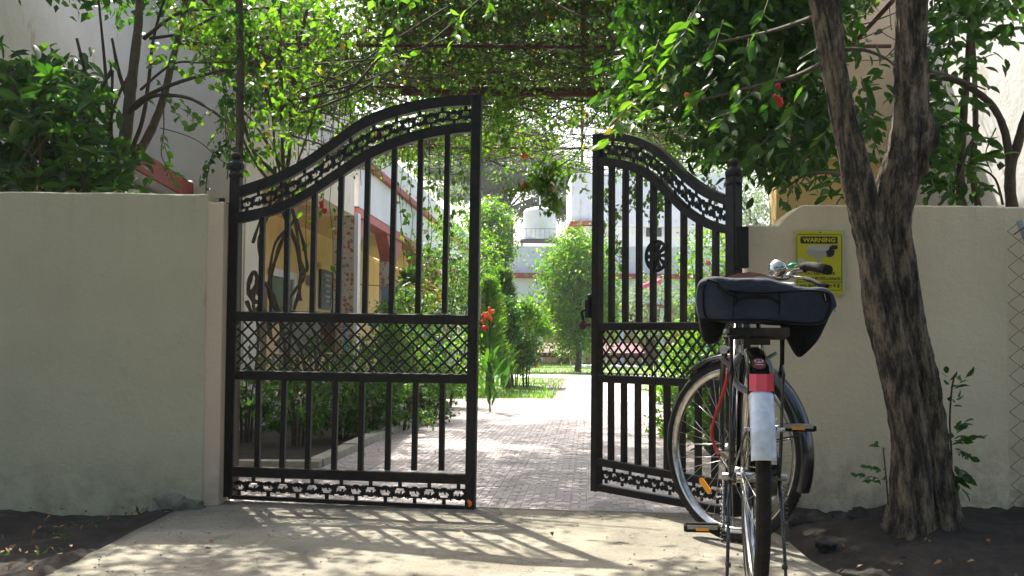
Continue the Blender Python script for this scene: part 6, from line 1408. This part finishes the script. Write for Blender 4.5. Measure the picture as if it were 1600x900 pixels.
# ================================================================ UNSEEN STREET SIDE: trees and hedge added to block sky light from behind
for i, (x, y, lab) in enumerate(((-4.4, -2.4, 'unseen shade tree added on the left behind the viewpoint'), (4.4, -2.4, 'unseen shade tree added on the right behind the viewpoint'), (.2, -5.2, 'unseen shade tree added across the road behind the viewpoint'), (-8.5, -2.5, 'unseen shade tree added farther along the road on the left'), (8.5, -2.0, 'unseen shade tree added farther along the road on the right'))):
    t = thing('shade_tree', (x, y, 0), lab, 'tree', 'added shade trees behind the viewpoint'); MB().tube(smooth_path([(x, y, -.03), (x+.1, y, 1.5), (x-.1, y+.1, 3.2)], 5), [.2*(1-.03*k) for k in range(11)], 12, jit=.05).build('trunk', 'bark', parent=t)
    for k in range(7):
        a = 2*PI*k/7; MB().tube(smooth_path([(x-.1, y+.1, 3.0), (x+1.1*math.cos(a), y+1.1*math.sin(a), 4.2), (x+2.2*math.cos(a), y+2.0*math.sin(a), 4.9)], 4), [.08*(1-.08*q) for q in range(9)], 7).build('limb', 'bark', parent=t)
    leafmesh('crown', np.concatenate([blob((x, y, 4.9), (3.1, 2.9, 1.3), 9000, .1), blob((x, y, 4.2), (3.0, 2.8, .5), 5000, .1)]), .17, .5, 'lf_mid', parent=t)
hd = thing('hedge', (0, -8, 0), 'unseen dark hedge added across the road to cut light from behind', 'hedge')  # added out of view to darken the faces turned to the street
leafmesh('foliage', np.concatenate([blob((x, -8, z), (1.8, .9, 1.2), 1900, .0) for x in (-10, -7.5, -5, -2.5, 0, 2.5, 5, 7.5, 10) for z in (.9, 2.6)]), .2, .5, 'lf_dark', parent=hd)
# ================================================================ SMALL THINGS ON THE GROUND
mel = []
for s_ in range(3):
    me = bpy.data.meshes.new('fallen_leaf'); tv = LT8[0]*np.array([.022, .045, .05]); tv[:, 2] += .006*np.sin(tv[:, 1]*90+s_); me.from_pydata([tuple(p) for p in tv], [], [tuple(int(q) for q in f) for f in LT8[1]]); me.materials.append(MT['dryleaf']); mel.append(me)
for k in range(62):
    if k < 46: d = random.uniform(5.4, 13); x = random.uniform(dl(d)+.1, dr(d)-.1); z = .018
    else: d = random.uniform(3.2, 5.0); x = random.uniform(-1.3, .9); z = .042
    o = bpy.data.objects.new('fallen_leaf', random.choice(mel)); COL.objects.link(o); o.location = (x, d, z); o.rotation_euler = (random.gauss(0, .3), random.gauss(0, .3), random.random()*6.3); o.scale = (random.uniform(.3, .7),)*3
    tag(o, 'small dry brown leaf lying on the driveway paving' if k < 55 else 'small dry brown leaf lying on the concrete ramp', 'leaf', 'fallen leaves on the paving' if k < 55 else 'fallen leaves on the ramp')
p = at(733, 791, 4.96); o = bpy.data.objects.new('fallen_petal', mel[0].copy()); o.data.materials[0] = MT['flower_o']; COL.objects.link(o); o.location = (p.x, 4.96, .048); o.rotation_euler = (1.0, .2, .4); tag(o, 'orange petal standing against the foot of the left gate latch post', 'petal')

hz = MB().box(-60, 60, -14, 95, -1.1, 26).build('haze', MT['steel'], kind='stuff'); hm, hn, hl, hb = newmat('thin haze'); hn.remove(hb)
pv = hn.new('ShaderNodeVolumePrincipled'); pv.inputs['Color'].default_value = (.93, .95, 1, 1); pv.inputs['Density'].default_value = .0007; pv.inputs['Anisotropy'].default_value = .15
hl.new(pv.outputs[0], hn['Material Output'].inputs['Volume']); hz.data.materials.clear(); hz.data.materials.append(hm)
tag(hz, 'pale sunlit haze filling the garden air beyond the gate', 'haze')
